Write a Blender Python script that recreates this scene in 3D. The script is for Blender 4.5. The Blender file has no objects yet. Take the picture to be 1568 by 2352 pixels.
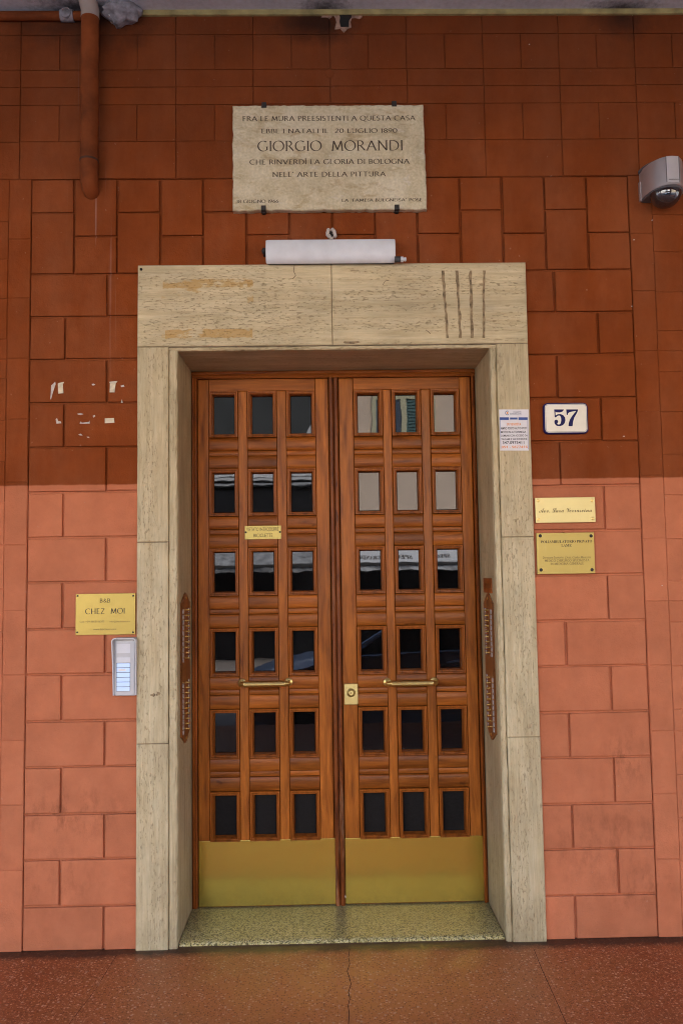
import bpy, bmesh, math, random
from mathutils import Vector, Matrix, noise as mnoise
R = math.radians
S = bpy.context.scene
COL = S.collection

# ------------------------------------------------------------------ camera, sky, sun, exposure
F_PX, PITCH, YAW, ROLL = 1900.0, R(4.121), R(1.024), R(-0.845)
CAM = Vector((0.0, -3.7, 1.593))
def basis():
    cp, sp, cy, sy = math.cos(PITCH), math.sin(PITCH), math.cos(YAW), math.sin(YAW)
    f = Vector((sy*cp, cy*cp, sp)); r = Vector((cy, -sy, 0)); u = r.cross(f)
    c, s = math.cos(ROLL), math.sin(ROLL)
    return c*r + s*u, c*u - s*r, f
BR_, BU_, BF_ = basis()
cam = bpy.data.cameras.new('camera'); cam.sensor_fit = 'HORIZONTAL'; cam.sensor_width = 36
cam.lens = 36*F_PX/1568; cam.clip_start = .05; cam.clip_end = 400
co = bpy.data.objects.new('camera', cam); COL.objects.link(co); S.camera = co
co.matrix_world = Matrix(((BR_.x, BU_.x, -BF_.x, CAM.x), (BR_.y, BU_.y, -BF_.y, CAM.y), (BR_.z, BU_.z, -BF_.z, CAM.z), (0, 0, 0, 1)))

SUN_EL, SUN_AZ = R(52), R(20)          # sun behind the portico's building, high over the street
S.world = bpy.data.worlds.new('World'); S.world.use_nodes = True
wn = S.world.node_tree; bg = wn.nodes['Background']
sky = wn.nodes.new('ShaderNodeTexSky'); sky.sky_type = 'NISHITA'; sky.sun_disc = False
sky.sun_elevation = SUN_EL; sky.sun_rotation = SUN_AZ; sky.dust_density = 4; sky.ozone_density = .6
wn.links.new(sky.outputs[0], bg.inputs[0]); bg.inputs[1].default_value = .30
sl = bpy.data.lights.new('sun', 'SUN'); sl.energy = 1.5; sl.angle = R(15); sl.color = (1, .97, .93)
so = bpy.data.objects.new('sun', sl); COL.objects.link(so)
sd = Vector((math.sin(SUN_AZ)*math.cos(SUN_EL), math.cos(SUN_AZ)*math.cos(SUN_EL), math.sin(SUN_EL)))
so.rotation_euler = sd.to_track_quat('Z', 'Y').to_euler(); so.location = sd*40
S.view_settings.view_transform = 'Standard'; S.view_settings.look = 'None'
S.view_settings.exposure = 2.55; S.view_settings.gamma = 1
S.cycles.use_denoising = True; S.cycles.use_guiding = True; S.cycles.guiding_training_samples = 64; S.cycles.denoising_prefilter = "ACCURATE"; S.cycles.filter_width = 1.05
S.cycles.max_bounces = 10; S.cycles.diffuse_bounces = 6; S.cycles.glossy_bounces = 4
S.cycles.sample_clamp_indirect = 12
S.cycles.caustics_reflective = False; S.cycles.caustics_refractive = False

# ------------------------------------------------------------------ measuring: where a sight line meets a wall of the place
def ray(x, y):
    return (BR_*((x-784)/F_PX) - BU_*((y-1176)/F_PX) + BF_)
def W(x, y, Y=0.0):
    d = ray(x, y); t = (Y-CAM.y)/d.y
    return CAM.x+d.x*t, CAM.z+d.z*t
def XW(x, y, Y=0.0): return W(x, y, Y)[0]
def ZW(x, y, Y=0.0): return W(x, y, Y)[1]
def RV(x, y, X):
    d = ray(x, y); t = (X-CAM.x)/d.x
    return CAM.y+d.y*t, CAM.z+d.z*t

# ------------------------------------------------------------------ materials
class NT:
    def __init__(s, name):
        s.m = bpy.data.materials.new(name); s.m.use_nodes = True
        s.t = s.m.node_tree; s.b = s.t.nodes['Principled BSDF']
        s.tc = s.t.nodes.new('ShaderNodeTexCoord')
    def n(s, kind, **kw):
        nd = s.t.nodes.new('ShaderNode'+kind)
        for k, v in kw.items():
            if k.startswith('i_'):
                key = k[2:]
                nd.inputs[int(key) if key.isdigit() else key.replace('_', ' ')].default_value = v
            else: setattr(nd, k, v)
        return nd
    def l(s, a, b): s.t.links.new(a, b)
    def coord(s, scale=(1, 1, 1), loc=(0, 0, 0), rot=(0, 0, 0), src='Object'):
        mp = s.n('Mapping'); mp.inputs['Scale'].default_value = scale; mp.inputs['Location'].default_value = loc
        mp.inputs['Rotation'].default_value = rot
        s.l(s.tc.outputs[src], mp.inputs[0]); return mp.outputs[0]
    def noise(s, vec, scale=5, detail=4, rough=.55, dist=0.0):
        nd = s.n('TexNoise', i_Scale=scale, i_Detail=detail, i_Roughness=rough, i_Distortion=dist)
        s.l(vec, nd.inputs['Vector']); return nd.outputs['Fac']
    def ramp(s, fac, stops, interp='LINEAR'):
        r = s.n('ValToRGB'); r.color_ramp.interpolation = interp
        e = r.color_ramp.elements
        while len(e) < len(stops): e.new(.5)
        for el, (p, c) in zip(e, stops):
            el.position = p
            el.color = (c, c, c, 1) if isinstance(c, (int, float)) else (*c, 1)
        s.l(fac, r.inputs[0]); return r.outputs[0]
    def math(s, op, a, b=None, clamp=False):
        nd = s.n('Math', operation=op, use_clamp=clamp)
        for i, v in enumerate((a, b)):
            if v is None: continue
            if isinstance(v, (int, float)): nd.inputs[i].default_value = v
            else: s.l(v, nd.inputs[i])
        return nd.outputs[0]
    def mix(s, fac, a, b, blend='MIX'):
        nd = s.n('Mix', data_type='RGBA', blend_type=blend)
        for sock, v in ((nd.inputs['Factor'], fac), (nd.inputs['A'], a), (nd.inputs['B'], b)):
            if isinstance(v, (int, float)):
                sock.default_value = v if sock.name == 'Factor' else (v, v, v, 1)
            elif isinstance(v, tuple): sock.default_value = (*v, 1)
            else: s.l(v, sock)
        # the Mix node has several sockets called A and B: pick the colour ones
        return nd
    def mixc(s, fac, a, b, blend='MIX'):
        nd = s.n('Mix', data_type='RGBA', blend_type=blend)
        fs, As, Bs = nd.inputs[0], nd.inputs[6], nd.inputs[7]
        for sock, v in ((fs, fac), (As, a), (Bs, b)):
            if isinstance(v, (int, float)):
                sock.default_value = v if sock is fs else (v, v, v, 1)
            elif isinstance(v, tuple): sock.default_value = (*v, 1)
            else: s.l(v, sock)
        return nd.outputs[2]
    def xyz(s):
        sp = s.n('SeparateXYZ'); s.l(s.tc.outputs['Object'], sp.inputs[0]); return sp.outputs
    def blob(s, c, r, soft=1.0, warp=None):
        """1 inside an ellipsoid-shaped stain, fading to 0"""
        v = s.coord(scale=(1/r[0], 1/r[1], 1/r[2]), loc=(-c[0]/r[0], -c[1]/r[1], -c[2]/r[2]))
        ln = s.n('VectorMath', operation='LENGTH'); s.l(v, ln.inputs[0]); d = ln.outputs['Value']
        if warp is not None: d = s.math('ADD', d, warp)
        mr = s.n('MapRange', i_From_Min=1.0, i_From_Max=max(0.0, 1-soft), i_To_Min=0.0, i_To_Max=1.0); s.l(d, mr.inputs[0])
        return mr.outputs[0]
    def col(s, c):
        if isinstance(c, tuple): s.b.inputs['Base Color'].default_value = (*c, 1)
        else: s.l(c, s.b.inputs['Base Color'])
    def set(s, **kw):
        for k, v in kw.items():
            sock = s.b.inputs[k.replace('_', ' ')]
            if isinstance(v, (int, float, tuple)): sock.default_value = v
            else: s.l(v, sock)
    def bump(s, h, dist=.002, strength=1.0):
        b = s.n('Bump', i_Strength=strength, i_Distance=dist); s.l(h, b.inputs['Height'])
        s.l(b.outputs[0], s.b.inputs['Normal'])

def plain(name, c, rough=.5, metal=0.0, var=.12, nscale=30, bump=.0, **kw):
    t = NT(name); v = t.coord()
    n = t.noise(v, nscale, 4)
    lo = tuple(x*(1-var) for x in c); hi = tuple(min(1, x*(1+var)) for x in c)
    t.col(t.ramp(n, [(.3, lo), (.7, hi)])); t.set(Roughness=rough, Metallic=metal)
    if bump: t.bump(n, bump)
    if kw: t.set(**kw)
    return t.m

PAINT_Z = 2.012
def wall_paint():
    t = NT('wall_paint'); o = t.xyz()
    v = t.coord()
    big = t.noise(v, 1.6, 5, .6); mid = t.noise(v, 9, 5, .6); fine = t.noise(v, 160, 3, .6)
    wob = t.noise(t.coord(scale=(1, 1, .1)), 14, 3)
    edge = t.math('ADD', o[2], t.math('MULTIPLY', t.math('SUBTRACT', wob, .5), .010))
    f = t.n('MapRange', i_From_Min=PAINT_Z-.003, i_From_Max=PAINT_Z+.003); t.l(edge, f.inputs[0])
    pink = t.ramp(big, [(.3, (.455, .152, .073)), (.7, (.525, .181, .090))])
    brown = t.ramp(big, [(.3, (.190, .0420, .0078)), (.7, (.240, .0555, .0108))])
    c = t.mixc(f.outputs[0], pink, brown)
    c = t.mixc(.75, c, t.ramp(mid, [(.25, .80), (.75, 1.14)]), 'MULTIPLY')
    isl = t.n('NewGeometry'); c = t.mixc(1.0, c, t.ramp(isl.outputs['Random Per Island'], [(0.0, .93), (1.0, 1.05)]), 'MULTIPLY')
    wash = t.ramp(t.noise(t.coord(scale=(1, 1, .35), loc=(6, 0, 3)), 3.0, 6, .7), [(.42, 0.0), (.72, 1.0)])
    c = t.mixc(t.math('MULTIPLY', wash, .16), c, (.42, .20, .11))
    # soot under the ceiling and at the broken hole, scuffs low on the pink paint
    soot = t.math('MULTIPLY', t.blob((-.02, 0, 4.20), (.24, .5, .17), .8, t.math('MULTIPLY', t.math('SUBTRACT', mid, .5), .9)), .95)
    c = t.mixc(soot, c, (.006, .005, .005))
    soot2 = t.math('MULTIPLY', t.blob((-1.10, 0, 4.2), (.42, .5, .19), .9, t.math('MULTIPLY', t.math('SUBTRACT', mid, .5), 1.2)), .8)
    c = t.mixc(soot2, c, (.012, .010, .009))
    soot3 = t.math('MULTIPLY', t.blob((1.43, 0, 4.19), (.18, .5, .11), .9, t.math('MULTIPLY', t.math('SUBTRACT', mid, .5), 1.2)), .9)
    c = t.mixc(soot3, c, (.010, .009, .009))
    for cx, cz, rx, rz, k in ((-1.13, .58, .30, .14, .5), (1.30, .76, .14, .16, .5), (1.2, .42, .4, .28, .32), (1.33, .22, .22, .16, .4), (-1.2, .3, .3, .2, .25), (.08, 3.1, .45, .16, .5)):
        n2 = t.noise(t.coord(scale=(1, 1, .45), loc=(cx*7, 0, cz*3)), 18, 6, .72)
        s_ = t.math('MULTIPLY', t.blob((cx, 0, cz), (rx, .5, rz), .8), t.ramp(n2, [(.48, 0.0), (.66, 1.0)]))
        c = t.mixc(t.math('MULTIPLY', s_, k), c, (.06, .022, .012))
    # chalky specks and hairline scratches
    sp = t.ramp(t.noise(t.coord(loc=(3, 1, 7)), 55, 2, .4), [(.735, 0.0), (.76, 1.0)])
    c = t.mixc(t.math('MULTIPLY', sp, .25), c, (.45, .3, .22))
    dk = t.ramp(t.noise(t.coord(loc=(9, 4, 2)), 28, 5, .75), [(.66, 0.0), (.74, 1.0)])
    c = t.mixc(t.math('MULTIPLY', dk, .28), c, (.05, .018, .010))
    # rain-like drip marks under the downpipe
    dr = t.ramp(t.noise(t.coord(scale=(60, 1, .6), loc=(2, 0, 0)), 1.4, 2, .5), [(.62, 0.0), (.66, 1.0)])
    dr = t.math('MULTIPLY', dr, t.blob((-1.07, 0, 3.2), (.16, .5, 1.0), .6))
    c = t.mixc(t.math('MULTIPLY', dr, .16), c, (.6, .5, .45))
    up = t.n('MapRange', i_From_Min=3.25, i_From_Max=4.25); t.l(t.math('ADD', o[2], t.math('MULTIPLY', t.math('SUBTRACT', t.noise(t.coord(loc=(2, 0, 8)), 2.2, 6, .7), .5), 1.1)), up.inputs[0])   # shade painted into the colour: upper wall darkens unevenly towards the ceiling
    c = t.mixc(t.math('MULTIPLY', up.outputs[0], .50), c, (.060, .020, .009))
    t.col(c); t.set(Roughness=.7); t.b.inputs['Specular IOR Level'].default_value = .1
    h = t.math('ADD', t.math('MULTIPLY', fine, .6), t.math('MULTIPLY', t.noise(v, 40, 4, .6), .9))
    h = t.math('ADD', h, t.math('MULTIPLY', t.noise(v, 9, 3, .5), 3.0))
    t.bump(h, .0022, .8)
    return t.m

def travertine(name, vertical=True, dark=1.0, tint=(1, 1, 1), stains=()):
    t = NT(name)
    sc = (1, 1, .085) if vertical else (.085, 1, 1)
    isl = t.n('NewGeometry')
    off = t.n('VectorMath', operation='SCALE'); off.inputs[0].default_value = (13, 7, 17); t.l(isl.outputs['Random Per Island'], off.inputs['Scale'])
    def cv(scale):
        mp = t.n('Mapping'); mp.inputs['Scale'].default_value = scale
        t.l(t.tc.outputs['Object'], mp.inputs[0])
        ad = t.n('VectorMath', operation='ADD'); t.l(mp.outputs[0], ad.inputs[0]); t.l(off.outputs[0], ad.inputs[1])
        return ad.outputs[0]
    band = t.noise(cv(sc), 34, 8, .70, .35)
    broad = t.noise(cv(sc), 7, 3, .5)
    cloud = t.noise(cv((1, 1, 1)), 6, 5, .6)
    k = lambda c: tuple(x*dark*y for x, y in zip(c, tint))
    c = t.ramp(band, [(.25, k((.44, .35, .195))), (.5, k((.565, .475, .290))), (.78, k((.675, .595, .395)))])
    fine = t.noise(cv((1, 1, .05) if vertical else (.05, 1, 1)), 120, 5, .7, .2)
    c = t.mixc(.75, c, t.ramp(fine, [(.3, .78), (.7, 1.16)]), 'MULTIPLY')
    c = t.mixc(.7, c, t.ramp(broad, [(.3, .80), (.7, 1.14)]), 'MULTIPLY')
    c = t.mixc(.8, c, t.ramp(cloud, [(.3, .82), (.7, 1.1)]), 'MULTIPLY')
    s2 = (1, 1, .22) if vertical else (.22, 1, 1)
    p1 = t.noise(cv(s2), 170, 4, .7, .4)
    gate = t.ramp(t.noise(cv(sc), 20, 3, .6), [(.40, 0.0), (.52, 1.0)])
    pit = t.math('MULTIPLY', t.ramp(p1, [(.575, 0.0), (.625, 1.0)]), gate)
    p2 = t.ramp(t.noise(cv((1, 1, .4) if vertical else (.4, 1, 1)), 85, 5, .75), [(.685, 0.0), (.725, 1.0)])
    pit = t.math('MAXIMUM', pit, p2)
    c = t.mixc(t.math('MULTIPLY', pit, .48), c, k((.25, .17, .08)))
    o = t.xyz()
    for (x0, x1, z0, z1, colr, thr, amt, ns) in stains:
        mx = t.math('MULTIPLY', t.math('GREATER_THAN', o[0], x0), t.math('LESS_THAN', o[0], x1))
        wz = t.math('MULTIPLY', t.math('SUBTRACT', t.noise(t.coord(scale=(1, 1, .2)), 22, 4, .7), .5), (z1-z0)*.7)
        zz = t.math('ADD', o[2], wz)
        mz = t.math('MULTIPLY', t.math('GREATER_THAN', zz, z0), t.math('LESS_THAN', zz, z1))
        nn = t.ramp(t.noise(t.coord(scale=(.5, 1, 1), loc=(z0, 2, x0)), ns, 5, .7), [(thr, 0.0), (thr+.08, 1.0)])
        c = t.mixc(t.math('MULTIPLY', t.math('MULTIPLY', mx, mz), t.math('MULTIPLY', nn, amt)), c, colr)
    # grime rising from the pavement
    gz = t.n('MapRange', i_From_Min=.28, i_From_Max=-.02); t.l(o[2], gz.inputs[0])
    g = t.math('MULTIPLY', gz.outputs[0], t.ramp(t.noise(t.coord(scale=(1, 1, .5)), 16, 6, .7), [(.38, 0.0), (.62, 1.0)]))
    c = t.mixc(t.math('MULTIPLY', g, .38), c, k((.20, .14, .065)))
    t.col(c); t.set(Roughness=.55); t.b.inputs['Specular IOR Level'].default_value = .3
    h = t.math('SUBTRACT', t.math('MULTIPLY', t.noise(cv((1, 1, 1)), 150, 2), .15), pit)
    t.bump(h, .002, .8)
    return t.m

def wood(name, axis='Z', c0=(.160, .0420, .0062), c1=(.43, .140, .0205), wear=0.0, rough=.36):
    t = NT(name)
    geo = t.n('NewGeometry'); rnd = geo.outputs['Random Per Island']
    off = t.n('VectorMath', operation='SCALE'); off.inputs[0].default_value = (31, 17, 23); t.l(rnd, off.inputs['Scale'])
    def cv(s_, l_):
        scale = {'Z': (s_, s_, l_), 'X': (l_, s_, s_)}[axis]
        mp = t.n('Mapping'); mp.inputs['Scale'].default_value = scale; t.l(t.tc.outputs['Object'], mp.inputs[0])
        ad = t.n('VectorMath', operation='ADD'); t.l(mp.outputs[0], ad.inputs[0]); t.l(off.outputs[0], ad.inputs[1])
        return ad.outputs[0]
    g1 = t.noise(cv(1, .10), 30, 5, .6, .9); g2 = t.noise(cv(1, .05), 150, 3, .6, .3); g3 = t.noise(cv(1, .3), 6, 3, .5)
    c = t.ramp(g1, [(.28, c0), (.5, tuple((a+b)/2*1.08 for a, b in zip(c0, c1))), (.74, c1)])
    c = t.mixc(.7, c, t.ramp(g2, [(.3, .66), (.7, 1.2)]), 'MULTIPLY')
    c = t.mixc(.8, c, t.ramp(g3, [(.28, .66), (.72, 1.28)]), 'MULTIPLY')
    rr = t.n('MapRange', i_To_Min=.66, i_To_Max=1.32); t.l(rnd, rr.inputs[0])
    vv = t.n('CombineXYZ')
    for i in range(3): t.l(rr.outputs[0], vv.inputs[i])
    c = t.mixc(1.0, c, vv.outputs[0], 'MULTIPLY')
    kn = t.ramp(t.noise(cv(1, .6), 17, 3, .5), [(.70, 0.0), (.77, 1.0)])
    c = t.mixc(t.math('MULTIPLY', kn, .6), c, (.035, .009, .003))
    o = t.xyz()
    # dark varnish round the handles and low down; bare worn fibres near the bottom
    w1 = t.ramp(t.noise(cv(1, .12), 24, 5, .7), [(.55, 0.0), (.7, 1.0)])
    if wear:
        lo = t.n('MapRange', i_From_Min=2.0, i_From_Max=.2); t.l(o[2], lo.inputs[0])
        c = t.mixc(t.math('MULTIPLY', t.math('MULTIPLY', w1, lo.outputs[0]), wear), c, (.42, .26, .15))
        w2 = t.ramp(t.noise(cv(1, .2), 40, 4, .7), [(.54, 0.0), (.66, 1.0)])
        c = t.mixc(t.math('MULTIPLY', w2, .7), c, (.03, .007, .004))
    st = t.blob((.06, .4, 1.02), (.16, .5, .34), .9)
    c = t.mixc(t.math('MULTIPLY', st, .55), c, (.075, .030, .010))
    t.col(c)
    t.set(Roughness=t.ramp(g3, [(.3, rough-.05), (.7, rough+.10)])); t.b.inputs['Specular IOR Level'].default_value = .15
    t.set(Coat_Weight=.10, Coat_Roughness=.22)
    t.bump(t.math('ADD', t.math('ADD', t.math('MULTIPLY', g2, .5), g1), t.math('MULTIPLY', t.noise(cv(1, .5), 9, 2, .5), 2.5)), .0009, .6)
    return t.m

def brass(name, c=(.80, .60, .22), rough=.28, tarnish=0.0, tc=(.30, .21, .05), ns=5, dent=0.0):
    t = NT(name); v = t.coord()
    n1 = t.noise(v, ns, 6 if ns > 3 else 1.5, .65 if ns > 3 else .4); n2 = t.noise(t.coord(scale=(1, 1, .05)), 160, 3)
    base = t.ramp(n1, [(.3, tuple(x*.9 for x in c)), (.7, c)])
    if tarnish:
        base = t.mixc(t.math('MULTIPLY', t.ramp(n1, [(.35, .35), (.65, 1.0)]), tarnish), base, tc)
        sc = t.ramp(t.noise(t.coord(scale=(1, 1, .15)), 60, 4, .7), [(.60, 0.0), (.80, 1.0)])
        base = t.mixc(t.math('MULTIPLY', sc, .07 if ns > 4 else 0.0), base, (.8, .75, .5))
    t.col(base); t.set(Metallic=1.0, Roughness=t.ramp(t.noise(v, 3, 2, .5), [(.3, rough), (.7, rough+.10)]))
    if dent:   # hand-flattened sheet: shallow waves and fine scuffs
        t.bump(t.math('ADD', t.math('MULTIPLY', t.noise(v, 4.5, 2, .5), 1.0), t.math('MULTIPLY', n2, .012)), .006*dent, .5)
    else: t.bump(n2, .0002, .12)
    return t.m

def pane_glass(name, wave=.6, base=(.0012, .0013, .0015), rough=.012, ior=1.46, spec=.5):
    t = NT(name); v = t.coord(scale=(1, 1, 1.5)); isl = t.n('ObjectInfo')
    off = t.n('VectorMath', operation='SCALE'); off.inputs[0].default_value = (5, 3, 9); t.l(isl.outputs['Random'], off.inputs['Scale'])
    ad = t.n('VectorMath', operation='ADD'); t.l(v, ad.inputs[0]); t.l(off.outputs[0], ad.inputs[1])
    h = t.noise(ad.outputs[0], 7, 2, .4)
    d = t.noise(ad.outputs[0], 60, 5, .7)
    t.col(t.ramp(d, [(.3, base), (.8, tuple(x*2.2+.004 for x in base))])); t.set(Roughness=rough, IOR=ior)
    t.b.inputs['Specular IOR Level'].default_value = spec
    t.bump(h, .0016*wave, 1.0)
    return t.m

def terrazzo():
    t = NT('terrazzo'); v = t.coord()
    big = t.noise(v, .9, 4, .55); mid = t.noise(v, 6, 5, .65)
    base = t.ramp(mid, [(.25, (.200, .053, .0165)), (.75, (.33, .095, .032))])
    base = t.mixc(.5, base, t.ramp(big, [(.3, .8), (.7, 1.15)]), 'MULTIPLY')
    # paler orange patch in front of the door, fading outwards
    pale_patch = t.blob((.05, -.34, -.02), (1.25, .62, .4), 1.0, t.math('MULTIPLY', t.math('SUBTRACT', mid, .5), .5))
    base = t.mixc(t.math('MULTIPLY', pale_patch, .52), base, (.80, .35, .10))
    def chips(scale, thr, colr, amt, seed):
        nonlocal base
        vo = t.n('TexVoronoi', feature='F1', i_Scale=scale, i_Randomness=1.0); t.l(t.coord(loc=(seed, seed*2, 0)), vo.inputs['Vector'])
        sel = t.n('SeparateXYZ'); t.l(vo.outputs['Color'], sel.inputs[0])
        m = t.math('MULTIPLY', t.math('LESS_THAN', vo.outputs['Distance'], .42), t.math('GREATER_THAN', sel.outputs[0], thr))
        base = t.mixc(t.math('MULTIPLY', m, amt), base, colr)
    chips(135, .50, (.50, .20, .10), .75, 1.3)
    chips(120, .58, (.095, .026, .012), .55, 4.1)
    chips(90, .86, (.60, .33, .20), .7, 7.7)
    chips(80, .965, (.55, .38, .28), .5, 9.2)
    dirt = t.ramp(t.noise(t.coord(loc=(5, 2, 0)), 3.2, 6, .75), [(.60, 0.0), (.75, 1.0)])
    base = t.mixc(t.math('MULTIPLY', dirt, .35), base, (.045, .018, .010))
    # black dirt line along the wall foot
    o = t.xyz()
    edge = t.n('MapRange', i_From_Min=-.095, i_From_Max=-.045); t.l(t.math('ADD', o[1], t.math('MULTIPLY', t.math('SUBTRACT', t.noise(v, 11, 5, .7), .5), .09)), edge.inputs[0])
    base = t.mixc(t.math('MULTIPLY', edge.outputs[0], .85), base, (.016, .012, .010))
    t.col(base); t.set(Roughness=t.ramp(mid, [(.3, .38), (.7, .55)])); t.b.inputs['Specular IOR Level'].default_value = .4
    t.bump(t.noise(v, 90, 3), .0006, .4)
    return t.m

def granite():
    t = NT('granite'); v = t.coord()
    vo = t.n('TexVoronoi', feature='F1', i_Scale=210.0); t.l(v, vo.inputs['Vector'])
    sp = t.n('SeparateXYZ'); t.l(vo.outputs['Color'], sp.inputs[0])
    c = t.ramp(sp.outputs[0], [(0.0, (.10, .09, .045)), (.28, (.18, .165, .075)), (.32, (.46, .42, .19)), (.72, (.60, .56, .28)), (.80, (.72, .69, .44)), (1.0, (.76, .73, .52))], 'LINEAR')
    big = t.noise(v, 4, 5, .65)
    c = t.mixc(.8, c, t.ramp(big, [(.3, (.54, .47, .34)), (.7, (.88, .80, .62))]), 'MULTIPLY')
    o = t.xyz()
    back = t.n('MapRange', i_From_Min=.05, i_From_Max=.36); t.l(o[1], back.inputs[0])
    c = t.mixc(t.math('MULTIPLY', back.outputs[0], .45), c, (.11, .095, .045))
    t.col(c); t.set(Roughness=.42); t.bump(t.noise(v, 120, 3), .0006, .4)
    return t.m

def marble():
    t = NT('plaque_marble')
    v = t.coord(); n1 = t.noise(v, 5, 7, .68, .8); n2 = t.noise(t.coord(scale=(.5, 1, 1.3), loc=(4, 0, 1)), 14, 7, .72, .5); n3 = t.noise(v, 90, 3)
    c = t.ramp(n1, [(.28, (.42, .355, .215)), (.5, (.565, .50, .335)), (.75, (.68, .63, .475))])
    c = t.mixc(t.math('MULTIPLY', t.ramp(n2, [(.54, 0.0), (.66, 1.0)]), .6), c, (.33, .235, .10))
    c = t.mixc(t.math('MULTIPLY', t.ramp(n2, [(.34, 1.0), (.42, 0.0)]), .55), c, (.62, .58, .49))
    c = t.mixc(.8, c, t.ramp(n3, [(.3, .80), (.7, 1.12)]), 'MULTIPLY')
    t.col(c); t.set(Roughness=.6); t.bump(t.math('ADD', n2, t.math('MULTIPLY', n3, .4)), .001, .5)
    return t.m

def ceiling_plaster():
    t = NT('ceiling_plaster'); v = t.coord(); n = t.noise(v, 3, 6, .65); f = t.noise(v, 45, 5, .7)
    c = t.ramp(n, [(.3, (.45, .49, .56)), (.7, (.56, .61, .69))])
    c = t.mixc(.5, c, t.ramp(f, [(.35, .72), (.6, 1.06)]), 'MULTIPLY')
    for cx, cy, rx, ry in ((-1.12, -.03, .24, .13), (.02, -.02, .14, .10), (1.42, -.02, .20, .07)):
        s_ = t.blob((cx, cy, 4.2), (rx, ry, .6), .9, t.math('MULTIPLY', t.math('SUBTRACT', f, .5), 1.0))
        c = t.mixc(t.math('MULTIPLY', s_, .92), c, (.02, .018, .02))
    t.col(c); t.set(Roughness=.9); t.bump(f, .002, .6)
    return t.m

M = {}
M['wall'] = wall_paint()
M['trav_v'] = travertine('travertine_upright', True, .90)
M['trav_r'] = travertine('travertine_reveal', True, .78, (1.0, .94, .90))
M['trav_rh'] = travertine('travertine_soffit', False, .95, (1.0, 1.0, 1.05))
M['wood_v'] = wood('varnished_wood_upright', 'Z')
M['wood_h'] = wood('varnished_wood_level', 'X', (.145, .0370, .0056), (.40, .126, .0190))
M['wood_mould'] = wood('varnished_wood_moulding', 'Z', (.135, .0345, .0052), (.37, .114, .0170))
M['wood_red'] = wood('worn_red_wood', 'Z', (.115, .026, .007), (.34, .100, .024), .75)
M['wood_frame'] = wood('frame_wood', 'Z', (.105, .025, .005), (.29, .082, .013))
M['wood_frame_h'] = wood('frame_wood_level', 'X', (.13, .031, .006), (.34, .10, .016))
M['brass'] = brass('polished_brass')
M['brass_kick'] = brass('kick_plate_brass', (.84, .62, .130), .17, .6, (.56, .41, .075), 1.6, 1.0)
M['brass_lock'] = brass('lock_brass', (.72, .60, .26), .4, .3)
M['brass_gold'] = brass('gold_plate_brass', (.31, .232, .068), .30)
M['brass_pale'] = brass('pale_plate_brass', (.60, .52, .25), .42)
M['brass_aged'] = brass('aged_plate_brass', (.46, .365, .12), .42, .35, (.33, .26, .085))
M['glass'] = pane_glass('window_glass', .075)
M['glass_dull'] = pane_glass('dull_glass', .3, (.0060, .0056, .0058), .5, 1.35, .25)
M['terrazzo'] = terrazzo(); M['granite'] = granite(); M['marble'] = marble(); M['ceiling'] = ceiling_plaster()
M['ink'] = plain('engraved_paint', (.035, .025, .02), .7)
M['ink_plaque'] = plain('plaque_letters', (.060, .042, .028), .8, var=.3, nscale=25)
M['ink_pale'] = plain('worn_letters', (.115, .085, .035), .7)
M['steel_dark'] = plain('dark_iron', (.02, .018, .017), .7, var=.4)
M['white_enamel'] = plain('white_enamel', (.78, .76, .66), .28, var=.04)
M['blue_enamel'] = plain('blue_enamel', (.012, .013, .095), .45, var=.25, Specular_IOR_Level=.15)
M['paper'] = plain('paper_white', (.74, .74, .78), .75, var=.04)
M['blue_print'] = plain('blue_print', (.045, .095, .33), .75, var=.05)
M['orange_print'] = plain('orange_print', (.78, .30, .085), .75, var=.05)
M['grey_print'] = plain('grey_print', (.20, .23, .33), .75)
M['pen'] = plain('pen_ink', (.02, .02, .03), .7)
M['plastic_white'] = plain('lamp_plastic', (.64, .67, .71), .5, var=.08, nscale=12)
M['alu'] = plain('grey_plastic', (.50, .51, .53), .42, var=.04)
M['alu_light'] = plain('light_grey_plastic', (.62, .64, .68), .4, var=.03)
M['alu_dark'] = plain('dark_plastic', (.04, .042, .045), .5)
M['cam_grey'] = plain('camera_housing', (.62, .62, .65), .32, .7, var=.05, nscale=8)
M['cam_light'] = plain('camera_front', (.70, .71, .74), .34, .6, var=.03)
M['cam_under'] = plain('camera_underside', (.09, .09, .10), .5)
M['dome'] = pane_glass('camera_dome', .0, (.01, .011, .014), .03, 2.1)
M['pipe_paint'] = plain('pipe_orange_paint', (.175, .045, .0120), .75, var=.45, nscale=7, bump=.001, Specular_IOR_Level=.15)
M['pipe_grey'] = plain('pipe_grey_paint', (.36, .31, .28), .6, var=.12, nscale=9)
M['yellow_trim'] = plain('yellow_trim_paint', (.30, .26, .11), .8, var=.35, nscale=14)
M['plaster'] = plain('raw_plaster', (.30, .19, .14), .95, var=.5, nscale=40, bump=.003)
M['soot'] = plain('soot', (.008, .007, .007), .95, var=.5)
M['lump'] = plain('mortar_grey', (.22, .22, .25), .95, var=.45, nscale=30, bump=.006)
M['scrap'] = plain('old_tape_paper', (.62, .56, .42), .8, var=.15, nscale=60)
M['scrape'] = plain('bare_white_plaster', (.55, .50, .46), .9, var=.2, nscale=60)
M['mortar'] = plain('brown_mortar', (.25, .185, .105), .95, var=.55, nscale=45, bump=.002)
M['joint'] = plain('stone_joint', (.17, .13, .085), .9, var=.3)
M['crack'] = plain('crack_dirt', (.055, .024, .015), .95, var=.3)
M['tag'] = plain('clear_name_tag', (.40, .38, .38), .25, var=.2)
M['bell_wood'] = wood('bell_board_wood', 'Z', (.11, .040, .012), (.24, .090, .026), 0, .3)
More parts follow.
